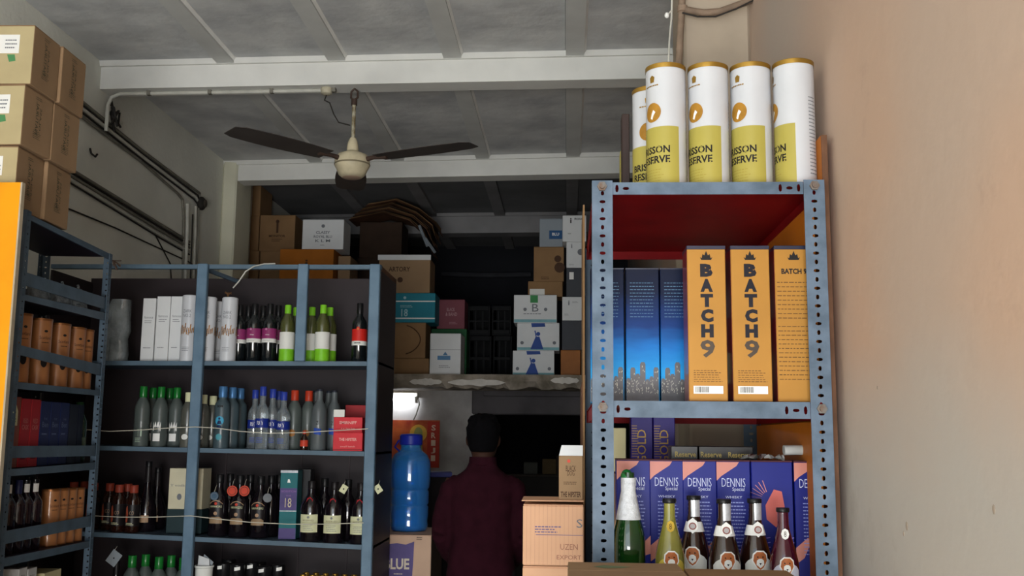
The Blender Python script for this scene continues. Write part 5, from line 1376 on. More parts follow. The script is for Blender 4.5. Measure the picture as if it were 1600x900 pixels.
z = lft('kraft_logo_carton', 'kraft carton with arched lettering and white open top above the teal one', 592, 672, 404, 8.0, .3, M_kraft, base=z, fn=lambda t, w, h: (T([('ARTORY', .42, .14, -.1, .62), ('o', 1, .16, -.08, .38)], M_ink_brown)(t, w, h), MB().box(-w / 2 - .01, w / 2 + .004, -.005, .002, h - .012, h + .03).build('white_lid', M_white_card, t)))
zg = lft('green_carton', 'green carton under the maroon one, behind the white carton', 674, 729, 514, 8.25, .3, M_green)
lft('maroon_carton', 'dull maroon carton on top of the green one', 683, 726, 468, 8.26, .28, M_maroon, base=zg, fn=T([('BLACK', .3, .12, 0, .6), ('& BAND', .42, .12, .02, .44), ('#', .3, .1, .1, .2)], mat('pale_maroon', '#b08a8e', .6)))
lft('white_blue_carton', 'white carton with blue ship logo standing at the loft edge', 672, 720, 521, 7.86, .3, M_white_card, fn=lambda t, w, h: (MB().box(-.06, .04, -.0012, 0, h * .36, h * .46).poly([(-.02, h * .47), (.02, h * .47), (0, h * .56)], f_()).build('blue_logo', mat('ship_blue', '#5a88b0', .6), t), MB().box(-w / 2 + .002, w / 2 - .002, -.001, 0, h * .60, h * .608).build('fold_line', M_ink_grey, t), T([('#', .4, .08, 0, .2)], M_ink_grey)(t, w, h)))
# black crates in the middle
def crate(label, px0, px1, yt, yb, Y):
    a = WY(px0, yt, Y).x; b = WY(px1, yt, Y).x; z0 = max(lz + .001, WY((px0 + px1) / 2, yb, Y).z + .001) if yb < 584 else lz + .001; h = WY((px0 + px1) / 2, yt, Y).z - z0; w = b - a; d = .32
    t = thing('black_crate', label, 'crate', ((a + b) / 2, Y, z0), 0, 'black plastic crates on the loft')
    mp = mat('crate_plastic', '#0c0d10', .6, noise=.1, spec=.15)
    MB().cbox(-w / 2, w / 2, 0, d, 0, .012, .002).build('crate_floor', mp, t)
    for x in (-w / 2, w / 2 - .012): MB().cbox(x, x + .012, 0, d, .012, h, .002).build('side_wall', mp, t)
    MB().cbox(-w / 2 + .012, w / 2 - .012, d - .012, d, .012, h, .002).build('back_wall', mp, t)
    for k, (u, v) in enumerate(((.012, .05), (h * .45, h * .52), (h - .04, h))): MB().cbox(-w / 2 + .012, w / 2 - .012, 0, .012, u, v, .002).build('front_rail', mp, t)
    for x in (-w / 6, w / 6): MB().cbox(x - .008, x + .008, .001, .011, .05, h - .04, .001).build('front_rib', mp, t)
    return t
for (a, b, c, e, lb) in ((733, 768, 525, 584, 'black plastic crate, lower left of the loft crates'), (771, 800, 525, 584, 'black plastic crate, lower right of the loft crates'), (732, 766, 478, 524.5, 'black plastic crate, left one on the second level'), (769, 799, 478, 524.5, 'black plastic crate, right one on the second level')):
    crate(lb, a, b, c, e, 8.5)
# right stacks
M_bot = mat('bottle_blue_print', '#2f4f9a', .6)
def gobfn(t, w, h):
    MB().poly([(-.05, h * .05), (.05, h * .05), (.02, h * .5), (-.01, h * .5)], flat(x=-.01, y=-.0012)).disc(.016, 0, h * .6, f_(), 10).poly([(-.03, h * .72), (-.02, h * .72), (-.012, h * .5), (-.02, h * .5)], f_()).build('figure_print', M_bot, t)
    MB().poly([(-.05, h * .84), (.055, h * .86), (.05, h - .003), (-.055, h - .003)], f_()).build('top_print', M_bot, t)
    MB().disc(.014, -.13 * w / .34, h * .28, f_(), 8).disc(.014, .13 * w / .34, h * .28, f_(), 8).build('hand_dots', M_ink_grey, t)
    MB().box(-w / 2 + .002, w / 2 - .002, -.001, 0, .004, h * .12).build('foot_band', mat('aqua_band', '#7fb0b8', .6), t)
gw_ = 'white bottle cartons on the loft'
z = lft('white_carton', 'white carton with blue figure print at the bottom of its stack', 801, 866, 548, 7.9, .3, M_white_card, fn=gobfn, group=gw_)
z = lft('white_carton', 'white carton with blue figure print in the middle of its stack', 808, 874, 504.5, 7.9, .3, M_white_card, base=z, fn=gobfn, group=gw_)
z = lft('white_carton', 'white carton with green tape at the top of its stack', 803, 870, 461, 7.9, .3, M_white_card, base=z, fn=lambda t, w, h: (MB().box(-.04, .02, -.0012, 0, h * .72, h - .002).build('green_tape', mat('tape_green', '#1f8a3c', .4), t), MB().disc(.014, -.08, h * .48, f_(), 8).disc(.014, .08, h * .48, f_(), 8).text('B', .05, .06, f_(), cv=h * .4).lines(w * .55, h * .28, h * .36, 1, f_()).build('printing', M_ink_grey, t), MB().box(-w / 2 + .002, w / 2 - .002, -.001, 0, .004, h * .12).build('foot_band', MATS['aqua_band'], t)), group=gw_)
z = lft('brown_label_carton', 'low brown carton with white label on the white cartons', 825, 879, 439.5, 8.0, .25, M_kraft_d, base=z, fn=lambda t, w, h: MB().box(-w * .45, -w * .02, -.001, 0, .0, h * .5).build('white_label', M_wlab, t))
z = lft('brown_carton', 'brown carton with dark smudged print high on the right stack', 834, 881, 385.5, 8.02, .25, M_kraft_d, base=z, fn=T([('o', 1, .3, .36, .4), ('o', 1, .2, .3, .65), ('#', .3, .1, -.1, .1)], M_ink_brown))
z = lft('grey_blue_carton', 'grey carton with blue label topmost of the brown stack', 843, 879, 341.5, 8.04, .25, M_grey_card, base=z, fn=lambda t, w, h: (MB().box(w * -.08, w * .5 - .003, -.001, 0, h * .28, h * .58).build('blue_label', mat('blue_label', '#1f4f80', .5), t), T([('BLU', .3, .1, .2, .4)], M_white)(t, w, h)))
xr0 = 879
z = lft('wood_carton', 'orange wood-print box at the foot of the rightmost stack', 876, 907, 547, 7.86, .28, mat('wood_print', '#a86a34', .6, col2='#7a4a22', scale=3))
z = lft('dark_grey_carton', 'dark grey carton above the orange wood-print box', 878, 914, 501, 7.87, .27, M_dgrey_card, base=z)
z = lft('white_small_carton', 'white carton between two dark grey ones in the rightmost stack', 878.5, 913, 464, 7.87, .27, M_white_card, base=z, fn=T([('i', .06, .2, -.2, .65), ('#', .3, .08, .1, .78), ('#', .2, .08, -.3, .25)], M_ink_grey))
z = lft('dark_grey_carton', 'dark grey carton with small white square, upper one', 885, 915, 418.5, 7.87, .27, M_dgrey_card, base=z, fn=lambda t, w, h: MB().box(-w * .35, -w * .12, -.001, 0, h * .6, h * .85).build('white_square', M_white, t))
z = lft('white_small_carton', 'white carton with dark smudge below the topmost white one', 885, 913, 377.5, 7.87, .27, M_white_card, base=z, fn=T([('i', .06, .16, -.2, .75), ('o', 1, .25, .3, .6), ('#', .3, .06, -.2, .12)], M_ink_grey))
z = lft('white_small_carton', 'white carton topmost in the rightmost loft stack', 879, 916, 336.5, 7.87, .27, M_white_card, base=z, fn=T([('i', .06, .2, -.15, .7), ('PRODUCE', .4, .08, .2, .82), ('#', .15, .06, -.2, .3)], M_ink))
p = [WY(a, b, YB - .1) for a, b in ((690, 428), (760, 430), (830, 429))]
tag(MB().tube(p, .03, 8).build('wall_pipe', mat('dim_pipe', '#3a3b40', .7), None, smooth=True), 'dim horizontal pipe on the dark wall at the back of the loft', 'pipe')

# ------------------------------------------------------------------ under the loft: lamp, poster, jug, box
ty = WYB - .08
a = WY(560, 625, ty); b = WY(648, 625, ty)
tl = thing('tube_light', 'glowing white tube light on the wall under the loft', 'lamp', (0, 0, 0))
MB().cbox(a.x - .06, b.x + .02, ty + .03, ty + .078, a.z + .02, a.z + .065, .006).build('batten', M_wlab, tl)
MB().tube([(a.x, ty, a.z), (b.x, ty, b.z)], .016, 12).build('tube', emis('tube_glow', '#f4f8ff', 22.0), tl, smooth=True)
for x in (a.x - .02, b.x): MB().cbox(x, x + .02, ty - .018, ty + .035, a.z - .02, a.z + .03, .003).build('lamp_holder', M_wlab, tl)
MB().tube([WY(u, v, ty + .05) for u, v in ((630, 612), (645, 611), (653, 618), (655, 632), (650, 648), (646, 656))], .006, 6).build('lead', M_conduit, tl, smooth=True)
a = WY(600, 656, WYB - .012); b = WY(686, 731, WYB - .012)
po = thing('wall_poster', 'orange and red devotional calendar poster on the wall under the tube light', 'poster', (a.x, WYB - .012, b.z))
w, h = b.x - a.x, a.z - b.z
MB().box(0, w, 0, .008, 0, h).build('sheet', mat('poster_orange', '#b5582a', .6, col2='#8a2a1c', scale=9), po)
MB().box(w * .78, w - .004, -.0015, 0, .004, h - .01).build('red_strip', mat('poster_red', '#a83220', .6), po)
MB().disc(.07, w * .62, h * .72, lambda u, v: (u, -.0015, v), 20).build('halo', mat('poster_yellow', '#d0a040', .6), po)
MB().disc(.035, w * .62, h * .72, lambda u, v: (u, -.003, v), 14, ry=.05).poly([(w * .50, h * .1), (w * .74, h * .1), (w * .68, h * .55), (w * .56, h * .55)], lambda u, v: (u, -.003, v)).build('figure', mat('poster_olive', '#8a8a50', .6), po)
mb = MB()
for i, c in enumerate('SRIJI'): mb.text(c, .035, .045, lambda u, v: (w * .89 + u, -.0025, v), cv=h * (.78 - i * .16), bold=.03)
mb.build('lettering', mat('poster_white', '#d8b8a0', .6), po)
# box stack and water jug
bY = 5.49
a = WY(575, 835, bY); b = WY(674, 835, bY)
w = b.x - a.x; ztop = WY(640, 836, bY).z; d_ = .48; bh = .42
bx_ = thing('blue_print_box', 'tan carton with purple bottle print and large pale lettering under the water jug', 'carton', ((a.x + b.x) / 2, bY, ztop - bh))
M_bl = mat('blush_card', '#c9a890', .8, noise=.05)
boxpart(bx_, w, d_, bh - .003, M_bl, .003); flaps(bx_, w, d_, bh - .003, M_bl)
MB().box(w / 2 - .0002, w / 2 + .0008, .005, d_ - .005, .005, bh - .006).build('brown_side', mat('brown_side', '#4a3a30', .8, noise=.15), bx_)
rx = lambda px: WY(px, 860, bY).x - bx_.location.x
rz_ = lambda py: WY(640, py, bY).z - bx_.location.z
MB().poly([(rx(604), rz_(900) - .12), (rx(643), rz_(900) - .12), (rx(646), rz_(880)), (rx(647), rz_(846)), (rx(634), rz_(851)), (rx(620), rz_(849)), (rx(604), rz_(851))], flat(y=-.0008)).build('purple_print', mat('purple_print', '#5c5084', .6), bx_)
MB().text('BLUE', rx(640) - rx(601), .056, flat(x=(rx(640) + rx(601)) / 2, y=-.0014), cv=rz_(890), bold=.03).build('lettering', mat('cream_letter', '#d8ccb8', .6), bx_)
MB().lines(.06, rz_(899), rz_(895), 1, flat(x=rx(625), y=-.0014)).build('fine_print', MATS['cream_letter'], bx_)
MB().lines(.03, rz_(844), rz_(838), 2, flat(x=rx(655), y=-.0008), th=.5).build('corner_print', M_ink, bx_)
carton('brown_base_carton', 'brown carton on the floor under the purple-print carton', bx_.location.x, bY + .002, 0, w, d_, ztop - bh - .003, M_kraft_d, tape=False)
jx = WY(641, 750, 5.74).x
S = .0035
jh = (WY(641, 678, 5.74).z - ztop) / .5
P_j = [(0, 0), (.092, .0), (.100, .008), (.104, .03), (.100, .05), (.104, .07), (.105, .12), (.099, .13), (.105, .14), (.106, .2), (.100, .21), (.108, .222), (.112, .26), (.112, .33), (.108, .36), (.092, .39), (.062, .412), (.056, .42), (.056, .455), (.060, .458), (.060, .466), (.05, .47), (.05, .485), (0, .485)]
jg = thing('water_jug', 'large translucent blue water jug standing on the purple-print carton', 'jug', (jx, 5.74, ztop + .002))
MB().lathe([(r, z * jh) for r, z in P_j], 28, cap=False).build('bottle_shell', mat('jug_blue', '#48aaf8', .12, trans=.7, noise=.05, scale=6, coat=.5), jg, smooth=True)
MB().lathe([(r - .006 if r > .01 else 0, z * jh + (.005 if z < .01 else 0)) for r, z in P_j[:15]] + [(0, .33 * jh)], 24, cap=False).build('water', mat('water_blue', '#2a84ea', .1, trans=.55, coat=.3), jg, smooth=True)
MB().lathe([(.059, .44 * jh), (.064, .445 * jh), (.064, .488 * jh), (.055, .497 * jh), (0, .5 * jh)], 24, cap=False).build('cap', mat('jug_cap', '#1c2a9a', .4), jg, smooth=True)
MB().tube([(-.055, -.0, .40 * jh), (-.09, -.01, .43 * jh), (-.068, 0, .465 * jh)], .006, 6).build('carry_ring', MATS['jug_cap'], jg)
# dim clutter beside the man and in the doorway
gbox('dark_sack_box', 'dark box on the floor between jug carton and man', 'box', WY(684, 800, 6.6).x, 6.6, 0, .22, .3, WY(684, 746, 6.6).z, mat('near_black_card', '#211c20', .8))
gbox('blue_folder', 'blue folder lying on the dark box beside the man', 'folder', WY(682, 738, 6.62).x, 6.62, WY(684, 746, 6.6).z + .001, .2, .24, .03, mat('folder_blue', '#2a2f78', .5), rz=8)
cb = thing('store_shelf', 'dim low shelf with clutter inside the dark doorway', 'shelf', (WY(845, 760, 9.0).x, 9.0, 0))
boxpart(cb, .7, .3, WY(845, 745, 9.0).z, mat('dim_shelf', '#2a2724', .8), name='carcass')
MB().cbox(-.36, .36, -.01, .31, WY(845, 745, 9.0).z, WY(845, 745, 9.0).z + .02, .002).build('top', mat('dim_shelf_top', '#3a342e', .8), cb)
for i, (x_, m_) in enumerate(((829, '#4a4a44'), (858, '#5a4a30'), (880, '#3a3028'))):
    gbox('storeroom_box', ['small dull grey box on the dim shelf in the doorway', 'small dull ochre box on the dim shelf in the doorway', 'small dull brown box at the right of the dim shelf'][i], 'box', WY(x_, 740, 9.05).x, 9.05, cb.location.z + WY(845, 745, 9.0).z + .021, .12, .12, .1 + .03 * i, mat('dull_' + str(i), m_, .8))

# ------------------------------------------------------------------ ceiling fan
FY = yb1(-1.15) + .07
FX = WY(551, 236, FY).x
zbeam = ZC - .16
fan = thing('ceiling_fan', 'cream ceiling fan with dark brown blades hanging from the front beam', 'fan', (FX, FY, 0))
zt_ = WY(551, 236, FY).z; zb_ = WY(551, 278, FY).z
H_ = zt_ - zb_
MB().lathe([(0, zb_), (.055, zb_ + .002), (.075, zb_ + H_ * .12), (.088, zb_ + H_ * .32), (.097, zb_ + H_ * .42), (.099, zb_ + H_ * .6), (.095, zb_ + H_ * .72), (.083, zb_ + H_ * .84), (.045, zb_ + H_ * .95), (.03, zt_), (0, zt_)], 32, cap=False).build('motor_housing', M_fan, fan, smooth=True)
MB().lathe([(.0985, zb_ + H_ * .46), (.101, zb_ + H_ * .48), (.0985, zb_ + H_ * .52)], 32, cap=False).build('trim_ring', mat('fan_ring', '#8a8068', .4), fan, smooth=True)
MB().lathe([(.0, zb_ - .001), (.045, zb_ - .002), (.053, zb_ + .001)], 24, cap=False).build('bottom_plate', mat('fan_pinkish', '#b39a86', .5, noise=.1), fan, smooth=True)
MB().lathe([(.030, zt_ - .01), (.034, zt_ + .01), (.028, zt_ + .05), (.016, zt_ + .075), (0, zt_ + .075)], 20, cap=False).build('lower_canopy', M_fan, fan, smooth=True)
MB().tube([(0, 0, zt_ + .05), (0, 0, zbeam - .08)], .011, 10).build('down_rod', mat('rod_worn', '#b0aa94', .5, col2='#6a5a3a', scale=40), fan, smooth=True)
MB().tube([(0, 0, zbeam - .10), (0, 0, zbeam - .065)], .017, 10).build('shackle', mat('shackle_brown', '#4a3a32', .6, noise=.2), fan, smooth=True)
MB().tube([(.0, -.008, zbeam - .075), (.02, -.004, zbeam - .055), (.018, 0, zbeam - .02), (0, 0, zbeam - .002), (-.018, 0, zbeam - .02), (-.02, .004, zbeam - .055), (0, .008, zbeam - .075)], .006, 7).build('hook', MATS['shackle_brown'], fan, smooth=True)
for i, an in enumerate((226, 340, 103)):
    R = .75; z_ = zb_ + H_ * .66
    t = math.radians(an)
    ca, sa = math.cos(t), math.sin(t)
    V = []; n = 12
    for k in range(n + 1):
        r = .17 + (R - .17) * k / n; wd = .072 + .022 * math.sin(math.pi * min(1, k / n * .9)) ; 
        if k == n: wd *= .75
        tw_ = math.radians(4)
        for s_ in (-1, 1):
            for th in (-.0015, .0015):
                v_ = s_ * wd; zz_ = z_ + v_ * math.tan(tw_) + th + .012 * (k / n)
                V.append((r * ca - v_ * sa, r * sa + v_ * ca, zz_))
    Fc = [(0, 1, 3, 2), (n * 4, n * 4 + 2, n * 4 + 3, n * 4 + 1)]
    for k in range(n):
        o = k * 4
        for A, B in ((0, 2), (2, 3), (3, 1), (1, 0)): Fc.append((o + A, o + B, o + 4 + B, o + 4 + A))
    bl = MB().add(V, Fc).build('blade', M_blade, fan)
    MB().tube([(.085 * ca, .085 * sa, z_ - .004), (.14 * ca, .14 * sa, z_ + .002), (.22 * ca, .22 * sa, z_ - .001)], .012, 8, taper=[.016, .012, .014]).build('blade_bracket', MATS['shackle_brown'], bl, smooth=True)
# junction box, conduit under beam
jb = WY(510, 150, yb1(-1.0) + .07)
jt = thing('ceiling_junction_box', 'round cream junction box on the beam underside with dangling lead', 'junction box', (jb.x, jb.y, 0))
zj = ZC - .16 - .0005
MB().lathe([(.032, zj), (.034, zj - .012), (.03, zj - .032), (.016, zj - .04), (0, zj - .04)], 18, cap=False).build('box_body', mat('jbox_cream', '#bdb6a0', .5, noise=.15, scale=30), jt, smooth=True)
MB().tube([(0, 0, zj - .04), (-.01, 0, zj - .07), (.02, 0, zj - .085), (.045, 0, zj - .15), (.075, 0, zj - .2), (.14, .01, zj - .215)], .004, 6).build('lead', M_wire, jt, smooth=True)
bz_ = zj - .012
x_l = WY(180, 149, 5.8).x
cy0 = yb1(XL) + .05; cy1 = jb.y
pts = [(XL + .03, cy0, bz_ - .22), (XL + .03, cy0, bz_ - .07), (XL + .05, cy0, bz_ - .02), (XL + .10, cy0, bz_), (-1.9, (cy0 * .5 + cy1 * .5), bz_), (jb.x - .03, cy1, bz_)]
cdt = thing('beam_conduit', 'off-white conduit running under the front beam to the junction box', 'conduit', (0, 0, 0))
MB().tube(pts, .011, 8).build('conduit_tube', M_conduit_w, cdt, smooth=True)
for k in range(4):
    x = -2.40 + k * .36; y = cy0 + (cy1 - cy0) * (x - XL) / (jb.x - XL)
    MB().box(x - .01, x + .01, y - .014, y + .014, bz_ - .012, bz_ + .013).build('saddle_clip', M_conduit, cdt)
# wall conduits on the left wall
def wallrun(pts, r, m, name, lb, cat='conduit', group=None, off=.0):
    r *= .75; P = [WX(a, b, XL + r + .002 + off) for a, b in pts]
    return tag(MB().tube(P, r, 7).build(name, m, None, smooth=True), lb, cat, group)
gu = 'upper bundle of wall conduits'
for i, (dy, r, m) in enumerate(((0, .012, M_conduit), (6, .009, M_wire), (11, .014, M_conduit_w), (17, .008, M_wire), (22, .013, M_conduit))):
    wallrun([(60, 108 + dy), (130, 160 + dy * 1.0), (220, 234 + dy * .8), (300 + 3 * (4 - i), 302 + dy * .55), (312, 316 + dy * .4)] if i < 4 else [(60, 130), (130, 184), (220, 252), (278, 303), (285, 312), (287, 340), (286, 470)], r, m, 'wall_conduit', ['wall conduit, uppermost of the high bundle on the left wall', 'dark wire just below the uppermost wall conduit', 'pale conduit in the middle of the high bundle', 'thin dark wire under the pale conduit of the high bundle', 'lowest conduit of the high bundle, bending down the wall'][i], group=gu, off=.0)
gl_ = 'lower bundle of wall conduits'
for i, (dy, r, m) in enumerate(((0, .012, M_conduit), (5, .009, M_wire), (10, .012, M_conduit), (17, .014, M_conduit_w), (22, .007, M_wire))):
    wallrun([(60, 232 + dy), (115, 267 + dy), (190, 313 + dy), (250, 350 + dy), (296, 378 + dy * .9)], r, m, 'wall_conduit', ['wall conduit, uppermost of the low bundle on the left wall', 'dark wire second in the low bundle', 'grey conduit, third in the low bundle', 'pale conduit, fourth in the low bundle', 'thin dark wire at the bottom of the low bundle'][i], group=gl_)
wallrun([(60, 308), (112, 328), (180, 356), (240, 384), (293, 408), (310, 420)], .006, M_wire, 'dark_wire', 'single thin dark wire slanting below the low conduit bundle', 'wire')
wallrun([(242, 366), (252, 385), (266, 412), (270, 470)], .006, M_wire, 'dark_wire', 'short dark wire dropping from the low bundle to the rack', 'wire')
gv = 'vertical conduits near the column'
for i, (x, r, m, y0v) in enumerate(((293, .016, M_conduit_w, 318), (301, .007, M_wire, 335), (306, .012, M_conduit_w, 322), (310, .01, M_conduit, 325))):
    wallrun([(x, y0v), (x - 1, 370), (x - 3, 420), (x - 5, 480)], r, m, 'vertical_conduit', ['thick pale vertical conduit nearest the front', 'thin dark vertical wire between the pale conduits', 'pale vertical conduit nearest the column', 'grey vertical conduit at the column corner'][i], group=gv, off=.014)
q = WX(315, 318, XL + .03)
t = thing('dark_junction', 'dark round junction box where the high conduits end by the column', 'junction box', tuple(q))
MB().ell((0, 0, 0), .03, .05, .05, 14, 8).build('box_body', M_wire, t, smooth=True)
MB().ell((.028, 0, 0), .01, .03, .03, 10, 6).build('cover', mat('junction_cover', '#4a443c', .7), t, smooth=True)
q = WX(140, 240, XL + .002)
t = thing('wall_hook', 'small rusty hook stuck in the left wall between the conduit bundles', 'hook', tuple(q))
MB().tube([(0, 0, .03), (.01, 0, .0), (.02, .03, -.01), (.02, .05, .01)], .006, 6).build('hook_rod', M_wire, t)
q = WX(174, 182, XL + .03)
t = thing('cable_tangle', 'dark tangle of taped wires where the beam conduit meets the wall bundle', 'wires', tuple(q))
random.seed(21)
mb = MB()
for k in range(9): mb.tube([(0, random.uniform(-.03, .03), random.uniform(.0, .14)), (random.uniform(.0, .03), random.uniform(-.05, .05), random.uniform(-.02, .05)), (random.uniform(.0, .05), random.uniform(-.07, .07), random.uniform(-.09, -.02))], .007, 5)
mb.build('taped_wires', M_wire, t)
# pipes by the right column
M_pp = mat('pipe_painted', '#8e7a68', .75, noise=.15, scale=14, bump=.4)
PY_ = 3.55
t = thing('painted_pipe', 'thick brown-painted pipe bending along the right column top', 'pipe', (0, 0, 0))
MB().tube([WY(a, b, PY_) for a, b in ((1066, -60), (1066, -20), (1065, 20), (1063, 50), (1061, 90), (1058, 150))], .013, 10).build('riser', M_pp, t, smooth=True)
MB().tube([WY(a, b, PY_ - .004) for a, b in ((1066, 14), (1080, 17), (1100, 20), (1125, 18), (1150, 9), (1172, 1), (1195, -12))], .0125, 10).build('branch', M_pp, t, smooth=True)
MB().tube([WY(a, b, PY_ - .02) for a, b in ((1066, 20), (1090, 26), (1118, 26), (1150, 14), (1186, -4))], .003, 6).build('cable', M_wire, t, smooth=True)
MB().lathe([(.016, -.012), (.019, -.01), (.019, .01), (.016, .012)], 12).build('tee_joint', M_pp, t, smooth=True).location = WY(1066, 14, PY_)
t = thing('white_cable', 'thin white cable hanging beside the painted pipe', 'cable', (0, 0, 0))
MB().tube([WY(a, b, PY_ - .01) for a, b in ((1053, -60), (1050, 0), (1049, 30), (1046, 62), (1044, 110))], .0035, 6).build('cable_line', M_conduit_w, t, smooth=True)
MB().ell(tuple(WY(1042, 24, PY_ - .02)), .009, .009, .011, 10, 7).build('porcelain_knob', M_white, t, smooth=True)
MB().tube([WY(1042, 24, PY_ - .02), WY(1050, 16, PY_ - .01)], .003, 5).build('knob_arm', M_conduit_w, t)
# ------------------------------------------------------------------ man seen from behind
man = thing('person', 'man seen from behind in a dark maroon shirt, standing by the doorway', 'person', (WY(754, 760, 5.2).x, 5.2, 0))
def remesh(o, v):
    md = o.modifiers.new('remesh', 'REMESH'); md.mode = 'VOXEL'; md.voxel_size = v; md.use_smooth_shade = True
    ms = o.modifiers.new('smooth', 'SMOOTH'); ms.factor = .5; ms.iterations = 4
hb = WY(754, 646, 5.2).z      # top of the hair
k = (hb - .015) / 1.68
M_skin = mat('skin', '#3c261d', .7, spec=.2, noise=.06, scale=10)
b = MB()
z = lambda v: v * k
# facing +y (away from the shop front)
b.loft([(0, .012, z(1.455), .050, .055), (0, .030, z(1.475), .056, .072), (0, .022, z(1.51), .068, .088), (0, .010, z(1.56), .076, .098), (0, .002, z(1.61), .076, .098), (0, -.004, z(1.65), .062, .080), (0, -.006, z(1.675), .030, .040)], 20, 2.1)
b.loft([(0, -.01, z(1.36), .075, .062), (0, -.008, z(1.40), .062, .060), (0, -.002, z(1.46), .056, .058), (0, .006, z(1.50), .054, .056)], 16, 2)
b.tube([(0, .105, z(1.575)), (0, .122, z(1.545)), (0, .112, z(1.535))], .012, 8, taper=[.008, .014, .012])   # nose
for s in (-1, 1):
    b.ell((s * .080, .0, z(1.56)), .010, .018, .030, 10, 7)                         # ears
    b.tube([(s * .165, 0, z(1.36)), (s * .205, -.015, z(1.22)), (s * .222, -.02, z(1.09))], .05, 12, taper=[.042, .042, .038])
    b.tube([(s * .222, -.02, z(1.09)), (s * .20, .10, z(.99)), (s * .16, .20, z(.93))], .04, 12, taper=[.040, .036, .026])
    b.tube([(s * .16, .20, z(.93)), (s * .145, .24, z(.915)), (s * .13, .28, z(.905))], .03, 10, taper=[.027, .034, .032])   # palm
    for j in range(4):
        o = (j - 1.5) * .019; L = [.062, .072, .068, .052][j]
        b.tube([(s * (.135 + o * .3), .275, z(.905) - o), (s * (.115 + o * .2), .275 + L * .6, z(.90) - o), (s * (.09), .275 + L * .75, z(.885) - o)], .009, 8, taper=[.0105, .0095, .0085])
    b.tube([(s * .14, .235, z(.935)), (s * .115, .26, z(.955)), (s * .10, .285, z(.955))], .011, 8, taper=[.013, .0115, .0095])
    b.tube([(s * .09, 0, z(.90)), (s * .10, .01, z(.48)), (s * .105, -.01, z(.10))], .08, 14, taper=[.088, .060, .042])
    b.tube([(s * .105, -.04, z(.05)), (s * .11, .06, z(.04)), (s * .115, .15, z(.03))], .035, 10, taper=[.036, .036, .028])
b.loft([(0, 0, z(.84), .14, .10), (0, 0, z(.92), .160, .11), (0, 0, z(1.05), .145, .10), (0, .0, z(1.2), .160, .11), (0, 0, z(1.33), .150, .085), (0, -.005, z(1.385), .085, .06)], 20, 2.3)
b.v = [(x * (.90 if abs(zz) < 1e9 and zz < z(1.42) else 1), y, zz) for x, y, zz in b.v]
bo = b.build('body', M_skin, man, smooth=True); remesh(bo, .009)
h = MB()
random.seed(8)
h.loft([(0, -.030, z(1.50), .060, .062), (0, -.022, z(1.53), .074, .080), (0, -.014, z(1.57), .083, .094), (0, -.008, z(1.615), .085, .104), (0, -.006, z(1.655), .074, .092), (0, -.004, z(1.685), .046, .058), (0, -.004, z(1.695), .015, .02)], 20, 2.1)
for i in range(70):
    a = random.uniform(0, 6.28); t = random.uniform(.0, 1.0)
    r = .078 * math.cos(t * 1.1)
    c = Vector((r * math.cos(a), -.008 + r * 1.15 * math.sin(a) - .006, z(1.60) + .085 * math.sin(t * 1.4)))
    if c.y > .04 and c.z < z(1.63): continue
    h.ell(tuple(c), .016, .016, .014, 7, 5)
ho = h.build('hair', mat('hair_black', '#08070a', .9, spec=.1, noise=.3, scale=80), man, smooth=True); remesh(ho, .007)
e = MB()
for s in (-1, 1): e.ell((s * .030, .098, z(1.575)), .013, .008, .009, 10, 7)
e.build('eyes', mat('eye_white', '#cfc8c0', .3), man, smooth=True)
MB().tube([(-.024, .105, z(1.508)), (0, .112, z(1.506)), (.024, .105, z(1.508))], .006, 6, taper=[.003, .007, .003]).build('mouth', mat('lips', '#6a3a34', .5), man, smooth=True)
s_ = MB()
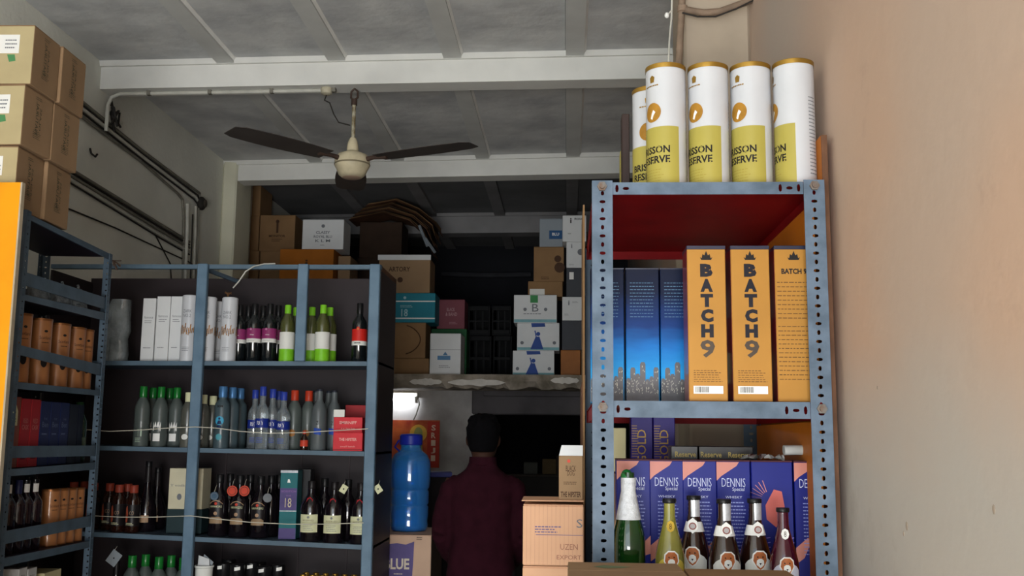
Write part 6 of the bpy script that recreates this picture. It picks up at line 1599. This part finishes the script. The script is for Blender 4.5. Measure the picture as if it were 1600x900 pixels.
s_.loft([(0, 0, z(.60), .232, .145), (0, 0, z(.74), .215, .135), (0, 0, z(.84), .198, .128), (0, 0, z(.95), .184, .122), (0, 0, z(1.08), .175, .118), (0, 0, z(1.20), .182, .124), (0, -.004, z(1.30), .192, .120), (0, -.008, z(1.35), .184, .106), (0, -.008, z(1.385), .142, .088), (0, -.006, z(1.41), .098, .074), (0, -.004, z(1.43), .074, .067), (0, -.002, z(1.455), .066, .064)], 28, 2.4)
for s in (-1, 1):
    s_.tube([(s * .135, -.004, z(1.355)), (s * .178, -.010, z(1.32)), (s * .212, -.018, z(1.20)), (s * .228, -.022, z(1.09))], .06, 14, taper=[.045, .062, .056, .050])
    s_.tube([(s * .228, -.022, z(1.09)), (s * .216, .04, z(1.03)), (s * .20, .10, z(.99)), (s * .170, .18, z(.94))], .05, 14, taper=[.051, .047, .044, .038])
s_.v = [(x * (.90 if zz < z(1.42) else 1), y, zz) for x, y, zz in s_.v]
M_shirt = mat('maroon_shirt', '#2c0e18', .95, spec=.1, noise=.12, scale=18, bump=.35, bscale=14)
so = s_.build('shirt', M_shirt, man, smooth=True); remesh(so, .011)
tx_ = bpy.data.textures.new('folds', 'CLOUDS'); tx_.noise_scale = .13
dm = so.modifiers.new('folds', 'DISPLACE'); dm.texture = tx_; dm.strength = .022; dm.mid_level = .5
MB().lathe([(.067, z(1.43)), (.071, z(1.435)), (.068, z(1.475)), (.063, z(1.475)), (.062, z(1.44))], 24, c=(0, -.002), cap=False).build('collar', M_shirt, man, smooth=True)
tr = MB()
tr.loft([(0, 0, z(.78), .170, .118), (0, 0, z(.90), .172, .12), (0, 0, z(.98), .160, .112)], 22, 2.4)
for s in (-1, 1): tr.tube([(s * .088, 0, z(.86)), (s * .10, .01, z(.48)), (s * .105, -.008, z(.07))], .09, 16, taper=[.098, .076, .062])
to = tr.build('trousers', mat('dark_trousers', '#17181d', .9, noise=.1), man, smooth=True); remesh(to, .011)
for s in (-1, 1):
    MB().loft([(s * .112, .05, .001, .050, .135), (s * .112, .05, .03, .050, .135), (s * .110, .02, .065, .045, .10), (s * .108, -.03, .085, .040, .052)], 18, 2.3).build('shoe', mat('shoe_black', '#131214', .5), man, smooth=True)
